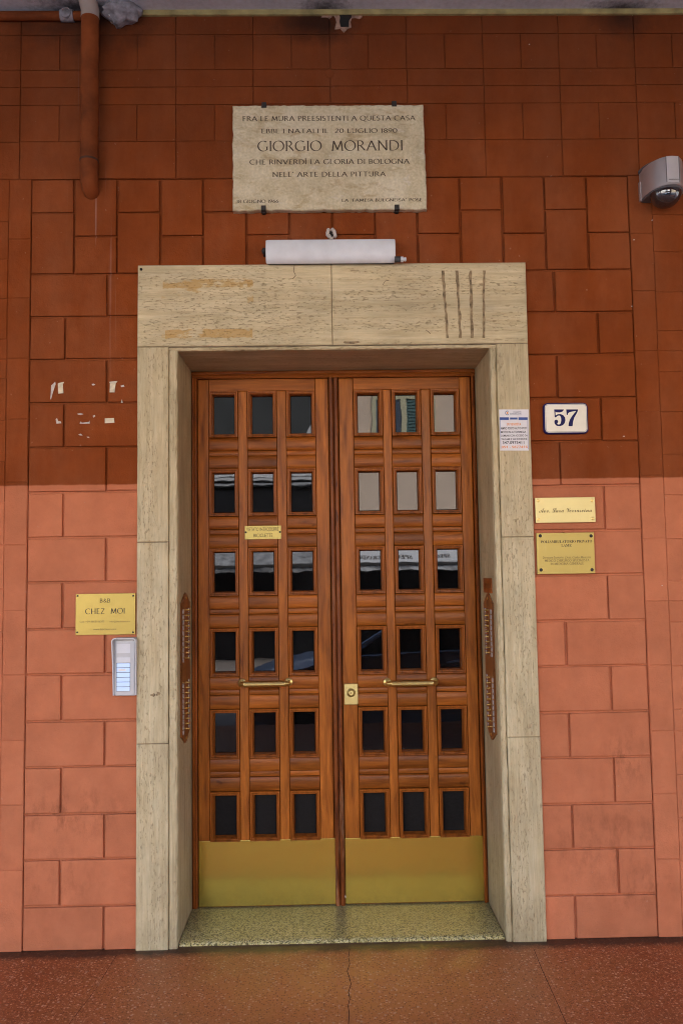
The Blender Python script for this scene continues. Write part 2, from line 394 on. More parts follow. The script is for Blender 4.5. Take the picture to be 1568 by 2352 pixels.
def lit_button():
    t = NT('backlit_button'); t.col((.45, .58, .85)); t.set(Roughness=.4)
    t.b.inputs['Emission Color'].default_value = (.48, .66, 1, 1); t.b.inputs['Emission Strength'].default_value = .06
    return t.m
M['lit'] = lit_button()

# ------------------------------------------------------------------ mesh helpers
def children_origin(o):
    v = Vector((0, 0, 0))
    while o is not None: v += o.location; o = o.parent
    return v
def link(name, me, parent=None, loc=None):
    o = bpy.data.objects.new(name, me); COL.objects.link(o)
    if parent is not None: o.parent = parent
    if loc is not None: o.location = loc
    return o
def tag(o, label, cat, group=None):
    o['label'] = label; o['category'] = cat
    if group: o['group'] = group
    return o
def thing(name, label, cat, loc, group=None):
    o = bpy.data.objects.new(name, None); COL.objects.link(o); o.location = loc; o.empty_display_size = .1
    return tag(o, label, cat, group)

class MB:
    def __init__(s): s.v = []; s.f = []; s.mi = []; s.cur = 0
    def mat(s, i): s.cur = i; return s
    def add(s, vs, fs):
        b = len(s.v); s.v += [tuple(p) for p in vs]
        for f in fs: s.f.append(tuple(b+i for i in f)); s.mi.append(s.cur)
    def box(s, x0, x1, y0, y1, z0, z1):
        s.add([(x0, y0, z0), (x1, y0, z0), (x1, y1, z0), (x0, y1, z0), (x0, y0, z1), (x1, y0, z1), (x1, y1, z1), (x0, y1, z1)],
              [(0, 3, 2, 1), (4, 5, 6, 7), (0, 1, 5, 4), (1, 2, 6, 5), (2, 3, 7, 6), (3, 0, 4, 7)])
    def loops(s, loops, cap0=True, cap1=True):
        n = len(loops[0]); vs = [p for lp in loops for p in lp]; fs = []
        for k in range(len(loops)-1):
            for i in range(n):
                j = (i+1) % n; fs.append((k*n+i, k*n+j, (k+1)*n+j, (k+1)*n+i))
        if cap0: fs.append(tuple(reversed(range(n))))
        if cap1: fs.append(tuple((len(loops)-1)*n+i for i in range(n)))
        s.add(vs, fs)
    def block(s, x0, x1, z0, z1, yb, yf, b=.002, prof=None, jit=0.0, rnd=None):
        """slab facing the street (-Y): from yb to yf with bevelled front edges"""
        q = [(x0, z0), (x1, z0), (x1, z1), (x0, z1)]
        if jit: q = [(a+rnd.uniform(-jit, jit), c+rnd.uniform(-jit, jit)) for a, c in q]
        cx = sum(a for a, _ in q)/4; cz = sum(c for _, c in q)/4
        prof = prof or [(0, yf+b), (b*.35, yf+b*.3), (b, yf)]
        def ring(ins, y):
            return [(a+(ins if a < cx else -ins), y, c+(ins if c < cz else -ins)) for a, c in q]
        s.loops([ring(0, yb)]+[ring(i, y) for i, y in prof])
    def ringframe(s, x0, x1, z0, z1, prof):
        lp = []
        for ins, y in prof:
            lp.append([(x0+ins, y, z0+ins), (x1-ins, y, z0+ins), (x1-ins, y, z1-ins), (x0+ins, y, z1-ins)])
        s.loops(lp, False, False)
    def prism(s, pts, yb, yf, b=0.0):
        """outline in x,z (counter-clockwise seen from the street) extruded from yb to yf"""
        lp = [[(x, yb, z) for x, z in pts]]
        if b:
            cx = sum(p[0] for p in pts)/len(pts); cz = sum(p[1] for p in pts)/len(pts)
            lp.append([(x, yf+b, z) for x, z in pts])
            ins = []
            for x, z in pts:
                d = math.hypot(x-cx, z-cz) or 1; k = (d-b)/d; ins.append((cx+(x-cx)*k, yf, cz+(z-cz)*k))
            lp.append(ins)
        else: lp.append([(x, yf, z) for x, z in pts])
        s.loops(lp)
    def cyl(s, p0, p1, r0, r1=None, n=16, caps=True):
        r1 = r0 if r1 is None else r1
        s.tube([p0, p1], [r0, r1], n, caps)
    def tube(s, pts, rad, n=12, caps=True):
        pts = [Vector(p) for p in pts]; lp = []
        if isinstance(rad, (int, float)): rad = [rad]*len(pts)
        ref = None
        for i, p in enumerate(pts):
            d = (pts[min(i+1, len(pts)-1)]-pts[max(i-1, 0)]).normalized()
            if ref is None:
                ref = Vector((0, 0, 1)) if abs(d.z) < .9 else Vector((1, 0, 0))
            a = (ref - d*ref.dot(d)).normalized(); ref = a; b = d.cross(a)
            lp.append([tuple(p+(a*math.cos(t)+b*math.sin(t))*rad[i]) for t in [2*math.pi*k/n for k in range(n)]])
        s.loops(lp, caps, caps)
    def lathe(s, c, prof, axis='Y', n=24):
        """prof: (radius, along axis)"""
        lp = []
        for r, h in prof:
            ring = []
            for k in range(n):
                a = 2*math.pi*k/n; u, w = r*math.cos(a), r*math.sin(a)
                ring.append((c[0]+u, c[1]+h, c[2]+w) if axis == 'Y' else ((c[0]+u, c[1]+w, c[2]+h) if axis == 'Z' else (c[0]+h, c[1]+u, c[2]+w)))
            lp.append(ring)
        s.loops(lp)
    def build(s, name, mats, parent=None, smooth=False, loc=None):
        me = bpy.data.meshes.new(name)
        o0 = children_origin(parent) if parent is not None else Vector((0, 0, 0))
        if loc is not None: o0 = o0 + Vector(loc)
        me.from_pydata([(x-o0.x, y-o0.y, z-o0.z) for x, y, z in s.v], [], s.f)
        for m in (mats if isinstance(mats, (list, tuple)) else [mats]): me.materials.append(m)
        me.polygons.foreach_set('material_index', s.mi)
        bm = bmesh.new(); bm.from_mesh(me); bmesh.ops.recalc_face_normals(bm, faces=bm.faces[:]); bm.to_mesh(me); bm.free()
        if smooth:
            me.polygons.foreach_set('use_smooth', [True]*len(me.polygons))
            try: me.set_sharp_from_angle(angle=R(38))
            except Exception: pass
        return link(name, me, parent, loc)

def mesh_only(mb, name, mats, smooth=False):
    o = mb.build(name, mats, None, smooth); me = o.data; bpy.data.objects.remove(o); return me

def struct(o): o['kind'] = 'structure'; return o

# ------------------------------------------------------------------ lettering
def uni(s, up, lo, dig=None):
    o = ''
    for c in s:
        if 'A' <= c <= 'Z': o += chr(up+ord(c)-65)
        elif 'a' <= c <= 'z' and lo: o += ('\u210e' if (lo == 0x1D44E and c == 'h') else chr(lo+ord(c)-97))
        elif c.isdigit() and dig: o += chr(dig+int(c))
        else: o += c
    return o
SERIF = lambda s: uni(s, 0x1D400, 0x1D41A, 0x1D7CE)
ITALIC = lambda s: uni(s, 0x1D434, 0x1D44E)
SCRIPT = lambda s: uni(s, 0x1D4D0, 0x1D4EA)
SANSB = lambda s: uni(s, 0x1D5D4, 0x1D5EE, 0x1D7EC)
def font_shape(body, off=0.0):
    c = bpy.data.curves.new('tmp', 'FONT'); c.body = body; c.size = 1; c.fill_mode = 'FRONT'; c.resolution_u = 4; c.offset = off
    o = bpy.data.objects.new('tmp', c); COL.objects.link(o)
    dg = bpy.context.evaluated_depsgraph_get(); dg.update()
    me = bpy.data.meshes.new_from_object(o.evaluated_get(dg))
    vs = [tuple(v.co) for v in me.vertices]; fs = [tuple(p.vertices) for p in me.polygons]
    bpy.data.objects.remove(o); bpy.data.curves.remove(c); bpy.data.meshes.remove(me)
    return vs, fs
def letters_into(mb, shape, x0, x1, z0, z1, y, slant=0.0, skew_to=None):
    """fit a flat lettering shape into the rectangle (width and height)"""
    vs, fs = shape
    ax0 = min(v[0] for v in vs); ax1 = max(v[0] for v in vs); ay0 = min(v[1] for v in vs); ay1 = max(v[1] for v in vs)
    sx = (x1-x0)/(ax1-ax0); sz = (z1-z0)/(ay1-ay0)
    out = [(x0+(v[0]-ax0)*sx+slant*(v[1]-ay0)*sz, y, z0+(v[1]-ay0)*sz) for v in vs]
    mb.add(out, fs)

# an own Roman inscription alphabet drawn with a slanted nib
def _arc(cx, cy, rx, ry, a0, a1, n=14):
    return [(cx+rx*math.cos(R(a0+(a1-a0)*i/n)), cy+ry*math.sin(R(a0+(a1-a0)*i/n))) for i in range(n+1)]
def _glyphs():
    l = lambda *a: [(a[i], a[i+1]) for i in range(0, len(a), 2)]
    O = _arc(.42, .5, .42, .52, 90, 450, 28)
    g = {}
    g['A'] = (.76, [l(.02, 0, .38, 1), l(.38, 1, .74, 0), l(.15, .36, .61, .36)], [(.02, 0), (.74, 0)])
    bowl = lambda x, y, r, ry, ex: l(x, y+ry, ex, y+ry)+_arc(ex, y, r, ry, 90, -90, 10)+l(x, y-ry)
    g['B'] = (.54, [l(.08, 0, .08, 1), bowl(.08, .765, .2, .235, .25), bowl(.08, .265, .25, .265, .27)], [(.08, 0), (.08, 1)])
    g['C'] = (.74, [_arc(.44, .5, .42, .52, 48, 312, 22)], [])
    g['D'] = (.78, [l(.08, 0, .08, 1), l(.08, 1, .3, 1)+_arc(.3, .5, .44, .5, 90, -90, 16)+l(.08, 0)], [(.08, 0), (.08, 1)])
    g['E'] = (.5, [l(.08, 0, .08, 1), l(.08, 1, .46, 1), l(.08, .52, .42, .52), l(.08, 0, .5, 0)], [(.08, 0), (.08, 1)])
    g['F'] = (.48, [l(.08, 0, .08, 1), l(.08, 1, .46, 1), l(.08, .52, .42, .52)], [(.08, 0), (.08, 1)])
    g['G'] = (.8, [_arc(.44, .5, .42, .52, 50, 318, 22), l(.74, .42, .74, .1)], [(.74, .42)])
    g['H'] = (.74, [l(.08, 0, .08, 1), l(.66, 0, .66, 1), l(.08, .52, .66, .52)], [(.08, 0), (.08, 1), (.66, 0), (.66, 1)])
    g['I'] = (.16, [l(.08, 0, .08, 1)], [(.08, 0), (.08, 1)])
    g['\u00cc'] = (.16, [l(.08, 0, .08, 1), l(.0, 1.26, .14, 1.12)], [(.08, 0), (.08, 1)])
    g['J'] = (.3, [l(.22, 1, .22, .05)+_arc(.06, .05, .16, .22, 0, -80, 6)], [(.22, 1)])
    g['L'] = (.5, [l(.08, 0, .08, 1), l(.08, 0, .5, 0)], [(.08, 0), (.08, 1)])
    g['M'] = (.92, [l(.06, 0, .16, 1), l(.16, 1, .46, .08), l(.46, .08, .76, 1), l(.76, 1, .86, 0)], [(.06, 0), (.86, 0)])
    g['N'] = (.78, [l(.08, 0, .08, 1), l(.08, 1, .7, 0), l(.7, 0, .7, 1)], [(.08, 0), (.7, 1), (.08, 1)])
    g['O'] = (.84, [O], [])
    g['P'] = (.54, [l(.08, 0, .08, 1), bowl(.08, .74, .24, .26, .26)], [(.08, 0), (.08, 1)])
    g['Q'] = (.86, [O, l(.46, .02, .62, -.14, .92, -.2)], [])
    g['R'] = (.64, [l(.08, 0, .08, 1), bowl(.08, .75, .23, .25, .25), l(.28, .5, .64, 0)], [(.08, 0), (.08, 1)])
    g['S'] = (.48, [_arc(.25, .745, .19, .265, 40, 225, 12)+_arc(.24, .26, .22, .28, 55, -140, 14)], [])
    g['T'] = (.64, [l(.32, 0, .32, 1), l(0, 1, .64, 1)], [(.32, 0)])
    g['U'] = (.72, [l(.08, 1, .08, .32)+_arc(.36, .32, .28, .34, 180, 360, 14)+l(.64, 1)], [(.08, 1), (.64, 1)])
    g['V'] = (.74, [l(.02, 1, .37, 0), l(.37, 0, .72, 1)], [(.02, 1), (.72, 1)])
    g['Z'] = (.62, [l(.04, 1, .58, 1), l(.58, 1, .04, 0), l(.04, 0, .6, 0)], [])
    g['0'] = (.56, [_arc(.28, .5, .27, .5, 90, 450, 22)], [])
    g['1'] = (.24, [l(.13, 0, .13, 1), l(.13, 1, .0, .9)], [(.13, 0)])
    g['2'] = (.5, [_arc(.25, .76, .2, .24, 165, -20, 10)+l(.02, .0), l(.02, 0, .5, 0)], [])
    g['6'] = (.52, [_arc(.26, .3, .24, .3, 90, 450, 18), [(.42, 1), (.2, .78), (.05, .5), (.02, .3)]], [])
    g['8'] = (.5, [_arc(.25, .76, .19, .24, 90, 450, 16), _arc(.25, .26, .24, .27, 90, 450, 18)], [])
    g['9'] = (.52, [_arc(.26, .7, .24, .3, 90, 450, 18), [(.1, 0), (.32, .22), (.47, .5), (.5, .7)]], [])
    g['"'] = (.2, [l(.04, 1, .02, .8), l(.16, 1, .14, .8)], [])
    g["'"] = (.1, [l(.07, 1.08, .03, .86)], [])
    g['&'] = (.66, [[(.64, 0), (.16, .74), (.2, .94), (.34, 1), (.44, .88), (.4, .7), (.1, .42), (.06, .2), (.2, 0), (.4, .06), (.56, .3), (.6, .46)]], [])
    return g
GLY = _glyphs()
def roman_shape(text, thick=.10, thin=.035, track=.17, word=.42, serif=.09):
    vs, fs = [], []
    x = 0.0
    nx, nz = math.cos(R(20)), math.sin(R(20))
    def stroke(pts, th=thick, tn=thin):
        n = len(pts)
        if n < 2: return
        b = len(vs); segw = []
        for i in range(n-1):
            dx, dz = pts[i+1][0]-pts[i][0], pts[i+1][1]-pts[i][1]; L = math.hypot(dx, dz) or 1e-6
            segw.append((dx/L, dz/L, tn+(th-tn)*abs(dx/L*nz-dz/L*nx)))
        for i in range(n):
            a = segw[max(i-1, 0)]; c = segw[min(i, n-2)]
            dx, dz = a[0]+c[0], a[1]+c[1]; L = math.hypot(dx, dz) or 1e-6; w = (a[2]+c[2])/4
            px, pz = -dz/L*w, dx/L*w
            vs.append((pts[i][0]+px, pts[i][1]+pz, 0)); vs.append((pts[i][0]-px, pts[i][1]-pz, 0))
        for i in range(n-1): fs.append((b+2*i, b+2*i+1, b+2*i+3, b+2*i+2))
    for ch in text:
        if ch == ' ': x += word; continue
        w, st, se = GLY[ch]
        for p in st: stroke([(x+a, c) for a, c in p])
        for a, c in se:
            stroke([(x+a-serif, c), (x+a+serif, c)], thin*1.2, thin*1.2)
        x += w+track
    return vs, fs

# ------------------------------------------------------------------ key measures of the place
X_PL, X_PR, X_IL, X_IR = -.843, .925, -.666, .752
Z_PT, Z_IT, Z_C = 2.995, 2.600, 4.205
DY = .372                                    # door plane behind the wall face
Z_G, Z_TH, Z_DB = -.015, .001, .002           # pavement, threshold top, foot of the door
rnd = random.Random(57)

# ------------------------------------------------------------------ setting: pavement, ceiling, street
m = MB(); m.box(-15, 15, -4.35, .5, -.6, Z_G); struct(m.build('portico_floor', M['terrazzo']))
m = MB(); m.box(-15, 15, -4.35, .45, Z_C+.012, 4.75); struct(m.build('ceiling', M['ceiling']))
asphalt = plain('asphalt', (.12, .12, .125), .85, var=.2, nscale=60)
pave = plain('far_pavement_stone', (.30, .27, .25), .85, var=.15, nscale=8)
m = MB(); m.box(-150, 150, -150, 60, -.8, -.62); struct(m.build('ground', asphalt))
m = MB(); m.box(-60, 60, -11.4, -4.35, -.61, -.42); struct(m.build('street', asphalt))
m = MB(); m.box(-60, 60, -14.5, -11.4, -.61, -.30); struct(m.build('pavement', pave))

# ------------------------------------------------------------------ the wall
wall = thing('wall', 'terracotta and pink stucco wall scored into blocks round the stone doorway', 'wall', (0, 0, Z_G))
wb = MB()
YB, YS = .0130, .0046                         # back of deep and of shallow joints
XL_E = -1.334; XR_E = 1.420                 # edges of the deep-jointed field
cl = [631, 729, 827, 928, 1029, 1131, 1235, 1337.5, 1444, 1548.5, 1655, 1761, 1867.5, 1971, 2079]
cr = [617, 714, 811, 910, 1011, 1114, 1217.5, 1320, 1426, 1531, 1638, 1742, 1850, 1955, 2061]
rows = [(ZW(180, a)+ZW(1340, b))/2 for a, b in zip(cl, cr)] + [Z_G-.005]
vl = [251.5, 154, 248.5, 148.5, 243, 143.5, 240, 140, 236, 140, 240, 140, 240, 136.5, 241]
vr = [1271.5, 1374, 1279, 1380, 1289, 1392.5, 1297, 1400, 1302.5, 1405, 1306.5, 1408, 1312.5, 1414, 1316.5]
def px_mid(a, i): return (a[i]+(a[i+1] if i+1 < len(a) else a[i]+90))/2
la = sum(XW(vl[i], px_mid(cl, i)) for i in range(0, 15, 2))/8; lb = sum(XW(vl[i], px_mid(cl, i)) for i in range(1, 15, 2))/7
ra = sum(XW(vr[i], px_mid(cr, i)) for i in range(0, 15, 2))/8; rb = sum(XW(vr[i], px_mid(cr, i)) for i in range(1, 15, 2))/7
ZH = (ZW(300, 411)+ZW(1250, 402))/2         # top of the upright blocks
DG, SG = .0052, .0022                       # half joint widths
def deep(x0, x1, z0, z1):
    u = lambda: DG*rnd.uniform(.62, 1.12)
    wb.block(x0+u(), x1-u(), z0+u(), z1-u(), .05, rnd.uniform(-.0014, .0014), .0042, jit=.0010, rnd=rnd)
def shallow(x0, x1, z0, z1):
    u = lambda: SG*rnd.uniform(.25, 1.15)
    wb.block(x0+u(), x1-u(), z0+u(), z1-u(), .05, .0005+rnd.uniform(-.0006, .0006), .0020, jit=.0006, rnd=rnd)
for i in range(15):
    z1, z0 = rows[i], rows[i+1]
    j = la if i % 2 == 0 else lb
    deep(XL_E, j, z0, z1); deep(j, X_PL+.02, z0, z1)
    j = ra if i % 2 == 0 else rb
    deep(X_PR-.02, j, z0, z1); deep(j, XR_E, z0, z1)
ZLO, ZHI = (ZW(300, 545)+ZW(1000, 534))/2, (ZW(420, 488)+ZW(1200, 480))/2
ncol = 14
for k in range(ncol):
    x0 = XL_E+(XR_E-XL_E)*k/ncol; x1 = XL_E+(XR_E-XL_E)*(k+1)/ncol
    zj = ZHI if k % 2 == 0 else ZLO
    deep(x0, x1, rows[0], zj); deep(x0, x1, zj, ZH)
# shallow courses above, right across
upz = [ZH]+[(ZW(250, a)+ZW(1250, b))/2 for a, b in ((330, 313), (245, 230), (205, 189), (165, 150), (88, 67))]+[Z_C+.01]
sp = .358; x_ph = XW(404, 365)
for i in range(6):
    z0, z1 = upz[i], upz[i+1]
    half = i in (1, 4)
    step = sp/2 if half else sp
    n0 = int(6/step)
    for k in range(-n0, n0):
        x0 = x_ph+k*step
        if x0 < -5 or x0+step > 5: continue
        shallow(x0, x0+step, z0, z1)
# shallow side bays: a narrow strip of uprights, then paired blocks going on sideways
def side_bay(sgn, xe, xs, zs_in, zs_out):
    a, b = sorted((xe, xs))
    zz = [Z_G-.005]+sorted(zs_in)+[ZH]
    for i in range(len(zz)-1): shallow(a, b, zz[i], zz[i+1])
    zz = [Z_G-.005]+sorted(zs_out)+[ZH]; w = .34; x = xs
    for c in range(10):
        p, q = sorted((x, x+sgn*w))
        for i in range(len(zz)-1): shallow(p, q, zz[i]+(0 if c % 2 == 0 else 0), zz[i+1])
        x += sgn*w
        if abs(x) > 4.6: break
side_bay(-1, XL_E, XW(12, 1050)-.0, [ZW(40, y) for y in (548, 684, 823, 963, 1107, 1252, 1402, 1551, 1701, 1850, 2000)],
         [ZW(15, y) for y in (507, 595, 685, 779, 825, 869, 965, 1060, 1154, 1251, 1353, 1452, 1552, 1700, 1850, 2000)])
side_bay(1, XR_E, XW(1524, 1120), [ZW(1490, y) for y in (535, 667, 805, 945, 1092, 1237, 1381, 1529, 1680, 1825, 1975)],
         [ZW(1545, y) for y in (492, 577, 670, 759, 806, 853, 946, 1044, 1137, 1238, 1334, 1381, 1429, 1530, 1630, 1680, 1780, 1880, 1980)])
# bodies behind the joints
wb.box(XL_E, X_PL+.03, YB, .45, Z_G-.01, ZH); wb.box(X_PR-.03, XR_E, YB, .45, Z_G-.01, ZH)
wb.box(X_PL+.03, X_PR-.03, YB, .45, Z_PT-.03, ZH)
wb.box(-15, XL_E, YS, .45, Z_G-.01, ZH); wb.box(XR_E, 15, YS, .45, Z_G-.01, ZH)
wb.box(-15, 15, YS+.001, .45, ZH, Z_C+.02)
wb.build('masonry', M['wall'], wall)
# yellow painted strip under the ceiling
m = MB(); m.block(XW(312, 40), 5, Z_C-.012, Z_C+.02, .01, -.014, .003); m.build('cornice_strip', M['yellow_trim'], wall)
def ragged(cx, cz, rx, rz, n, amp, seed):
    r_ = random.Random(seed); out = []
    for k in range(n):
        a = 2*math.pi*k/n; q = 1+r_.uniform(-amp, amp); out.append((cx+rx*q*math.cos(a), cz+rz*q*math.sin(a)))
    return out
# broken hole in the plaster under the ceiling
FYL = -.018; hx, hz = W(789, 42)
m = MB(); m.prism(ragged(hx, hz, .046, .056, 16, .35, 3), .01, -.004, .002); m.prism(ragged(hx-.075, hz+.02, .028, .018, 10, .35, 8), .01, -.004, .002)
m.prism(ragged(hx+.062, hz+.012, .026, .014, 10, .35, 9), .01, -.004, .002); m.prism(ragged(hx-.155, hz+.035, .016, .009, 8, .3, 4), .01, -.003, .001)
m.build('broken_plaster', M['plaster'], wall)
m = MB(); m.prism(ragged(hx+.005, hz+.005, .030, .044, 12, .3, 5), -.002, -.0075, .002); m.build('broken_hole', M['soot'], wall)
m = MB(); q = W(757, 168); m.lathe((q[0], .001, q[1]), [(.021, .002), (.021, -.0022), (.018, -.003)], 'Y', 20); m.build('round_cover', M['pipe_paint'], wall)
m = MB(); q = W(324, 618, -.02); m.lathe((q[0], FYL, q[1]), [(.006, .01), (.006, -.004), (.003, -.006)], 'Y', 10); m.build('anchor_bolt', M['soot'], wall)
# scraped paint beside the door (left) and small chips
m = MB()
def pxpoly(pts, y=-.0018, depth=.003):
    q = [W(a, b) for a, b in pts]
    ar = sum(q[i][0]*q[(i+1) % len(q)][1]-q[(i+1) % len(q)][0]*q[i][1] for i in range(len(q)))
    if ar < 0: q.reverse()
    m.prism(q, y+depth, y)
pxpoly([(118, 885), (127, 877), (128, 882), (122, 900), (117, 918), (116, 915)])
pxpoly([(211, 882), (215, 881), (219, 883), (216, 885), (212, 885)])
pxpoly([(277, 886), (284, 884), (286, 888), (279, 889)])
pxpoly([(280, 917), (282, 925), (278, 925)])
pxpoly([(178, 950), (186, 949), (192, 951), (186, 953), (179, 952)])
pxpoly([(213, 955), (218, 953), (219, 956), (215, 959)])
pxpoly([(183, 972), (186, 968), (188, 971), (204, 969), (206, 966), (206, 973), (196, 973), (184, 973)])
pxpoly([(180, 998), (185, 996), (190, 1000), (184, 1000)]); pxpoly([(199, 1003), (204, 1003), (206, 1006), (201, 1005)])
pxpoly([(128, 963), (131, 960), (134, 967), (140, 968), (141, 972), (130, 973)])
for (a, b, s_) in ((1215, 101, 3), (1450, 703, 4), (1497, 505, 4), (1455, 550, 5), (1432, 1002, 5), (1520, 1345, 3), (640, 1783, 0)):
    s_ *= .55
    if s_: pxpoly([(a-s_, b+1), (a, b-s_*.6), (a+s_, b), (a+s_*.5, b+s_*.5)])
m.build('scraped_plaster', M['scrape'], wall)

scr = [('cream tape remnant on the brown wall beside the tall white scrape', [(133, 881), (144, 878), (146, 903), (134, 904)], [(134, 880), (147, 877), (147, 880), (135, 883)]),
       ('cream tape remnant on the brown wall nearest the stone jamb, folded at its top', [(253, 880), (266, 878), (263, 901), (252, 901)], [(251, 877), (270, 875), (268, 879), (253, 881)]),
       ('pale blank paper stub stuck on the brown wall in the lower row of remnants', [(241, 961), (262, 960), (263, 971), (241, 972)], None)]
for lab, p1, p2 in scr:
    m = MB(); pxpoly(p1, -.0022, .004)
    if p2: pxpoly(p2, -.0032, .003)
    tag(m.build('paper_scrap', M['scrap']), lab, 'paper scrap', 'paper scraps left on the wall')

# ------------------------------------------------------------------ stone surround
FY = -.018
sur = thing('stone_doorway', 'pale travertine door surround with pitted face and brown reveals', 'doorway', ((X_PL+X_PR)/2, 0, Z_G))
xs_l0, xs_l1 = X_PL, XW(388, 1300)
xs_r0, xs_r1 = XW(1152, 1300), X_PR
zj = (ZW(350, 801)+ZW(1180, 788))/2; z1j = (ZW(350, 1246)+ZW(1200, 1233))/2; z2j = (ZW(350, 1706)+ZW(1210, 1693))/2
xm = XW(762, 700)
def stone(name, x0, x1, z0, z1, mat, yf=FY, b=.004):
    mm = MB(); mm.block(x0, x1, z0, z1, .04, yf, b, jit=.0008, rnd=rnd); return mm.build(name, mat, sur)
st = []
def strow(a, b, y0, y1, thr, amt): 
    x0, z1_ = W(a, y0); x1, z0_ = W(b, y1); return (x0, x1, z0_, z1_, (.46, .285, .085), thr, amt, 18)
glue = [strow(355, 560, 638, 656, .44, .75), strow(352, 470, 655, 680, .56, .7), strow(548, 562, 640, 690, .5, .6), strow(360, 560, 753, 771, .42, .75), strow(352, 470, 763, 770, .45, .5)]
M['trav_h'] = travertine('travertine_lintel', False, 1.0, (1, 1, 1), glue)
g = .0009
stone('lintel_slab', X_PL, xm-g, zj+g, Z_PT, M['trav_h']); stone('lintel_slab', xm+g, X_PR, zj+g, Z_PT, M['trav_h'], FY+.0006)
for (a, b, o_) in ((zj-g, z1j+g, 0), (z1j-g, z2j+g, .0008), (z2j-g, Z_G-.004, 0.0004)):
    stone('jamb_slab', xs_l0, xs_l1, b, a, M['trav_v'], FY+o_); stone('jamb_slab', xs_r0, xs_r1, b, a, M['trav_v'], FY+.0004-o_)
# grey joint mortar behind the slab gaps
m = MB(); m.box(X_PL+.003, xs_l1-.003, FY+.005, .039, Z_G, Z_PT-.003); m.box(xs_r0+.003, X_PR-.003, FY+.005, .039, Z_G, Z_PT-.003); m.box(xs_l1-.003, xs_r0+.003, FY+.005, .039, zj-.002, Z_PT-.003)
m.build('joint_mortar', M['joint'], sur)
# rough inner border, a rounded fillet on three sides
def rough_bar(x0, x1, z0, z1, y0, y1, along, amp, seed):
    mm = MB(); n = 110; r_ = random.Random(seed); lp = []
    for k in range(n+1):
        t = k/n
        def j(i): return amp*mnoise.noise((t*55+i*7.3, seed, i*3.1))+amp*.6*mnoise.noise((t*160+i*3.3, seed+5, i))
        if along == 'Z':
            z = z0+(z1-z0)*t
            lp.append([(x0, y1, z), (x0+j(0)*.3, y0+.006+j(1), z), (x0+.006+j(2), y0+j(3)*.5, z), (x1-.006+j(4), y0+j(5)*.5, z), (x1+j(6)*.5, y0+.006+j(7), z), (x1, y1, z)])
        else:
            x = x0+(x1-x0)*t
            lp.append([(x, y1, z0), (x, y0+.006+j(1), z0+j(0)*.5), (x, y0+j(3)*.5, z0+.006+j(2)), (x, y0+j(5)*.5, z1-.006+j(4)), (x, y0+.006+j(7), z1+j(6)*.3), (x, y1, z1)])
    mm.loops(lp); return mm
rough_bar(xs_l1+.001, X_IL, Z_G-.003, Z_IT, FY+.006, .03, 'Z', .0055, 1).build('inner_border', M['trav_v'], sur)
rough_bar(X_IR, xs_r0-.001, Z_G-.003, Z_IT, FY+.006, .03, 'Z', .0055, 2).build('inner_border', M['trav_v'], sur)
rough_bar(xs_l1+.001, xs_r0-.001, Z_IT, zj-.001, FY+.006, .03, 'X', .0045, 3).build('inner_border', M['trav_h'], sur)
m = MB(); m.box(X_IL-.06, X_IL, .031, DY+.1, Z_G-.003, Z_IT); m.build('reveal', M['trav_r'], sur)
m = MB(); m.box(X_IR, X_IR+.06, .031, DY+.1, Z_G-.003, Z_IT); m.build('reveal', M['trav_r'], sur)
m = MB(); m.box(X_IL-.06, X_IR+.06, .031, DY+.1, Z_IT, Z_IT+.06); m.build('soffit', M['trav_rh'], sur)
# four mortar-filled cable chases in the lintel
for k, (xa, xb_, w0) in enumerate(((1016, 1028, 7), (1049, 1057, 8), (1080, 1083, 8), (1111, 1110, 7))):
    r_ = random.Random(k+20); lft, rgt = [], []
    for i in range(15):
        t = i/14; y = 621+155*t; x = xa+(xb_-xa)*t+r_.uniform(-1, 1); w = w0*(.75+r_.uniform(-.25, .3))/2
        lft.append(W(x-w, y, FY)); rgt.append(W(x+w, y, FY))
    mm = MB(); vs = []; 
    for i in range(14):
        mm.prism([lft[i+1], rgt[i+1], rgt[i], lft[i]], FY+.004, FY-.0012)
    mm.build('mortar_strip', M['mortar'], sur)
# a hairline crack at the top of the lintel and dark chip marks
m = MB()
def crackline(pts, y, w=.0011, d=.002):
    for (a, b), (c, e) in zip(pts, pts[1:]):
        p, q = Vector(W(a, b, y)), Vector(W(c, e, y)); n_ = Vector((-(q-p).y, (q-p).x)).normalized()*w
        m.prism([tuple(p+n_), tuple(p-n_), tuple(q-n_), tuple(q+n_)], y+d, y-.0006)
crackline([(676, 609), (674, 622), (679, 632), (672, 640)], FY); crackline([(878, 655), (884, 645), (893, 643)], FY, .0008); crackline([(977, 757), (984, 762), (988, 766)], FY, .0009)
m.build('hairline_crack', M['crack'], sur)
m = MB(); q = W(806, 786, FY); m.prism(ragged(q[0], q[1], .03, .007, 10, .4, 2), FY+.004, FY-.0008)
q = W(352, 1597, FY); m.prism(ragged(q[0], q[1], .014, .008, 9, .4, 7), FY+.004, FY-.0008); q = W(356, 1594, FY); m.prism(ragged(q[0]+.014, q[1], .01, .009, 9, .4, 9), FY+.004, FY-.0008)
m.build('chip_mark', M['mortar'], sur)

# threshold slab
th = MB()
lp = []
for y, z in ((DY+.1, Z_G-.02), (DY+.1, Z_TH), (.03, Z_TH-.001), (.018, Z_TH-.004), (.012, Z_TH-.010), (.012, Z_G-.02)):
    lp.append([(X_IL+.004, y, z), (X_IR-.004, y, z)])
n = len(lp)
th.add([p for l_ in lp for p in l_], [(2*i, 2*i+1, 2*((i+1) % n)+1, 2*((i+1) % n)) for i in range(n)]+[tuple(2*i for i in range(n)), tuple(2*i+1 for i in reversed(range(n)))])
tag(th.build('threshold', M['granite']), 'speckled olive granite threshold slab in front of the double door', 'doorstep')

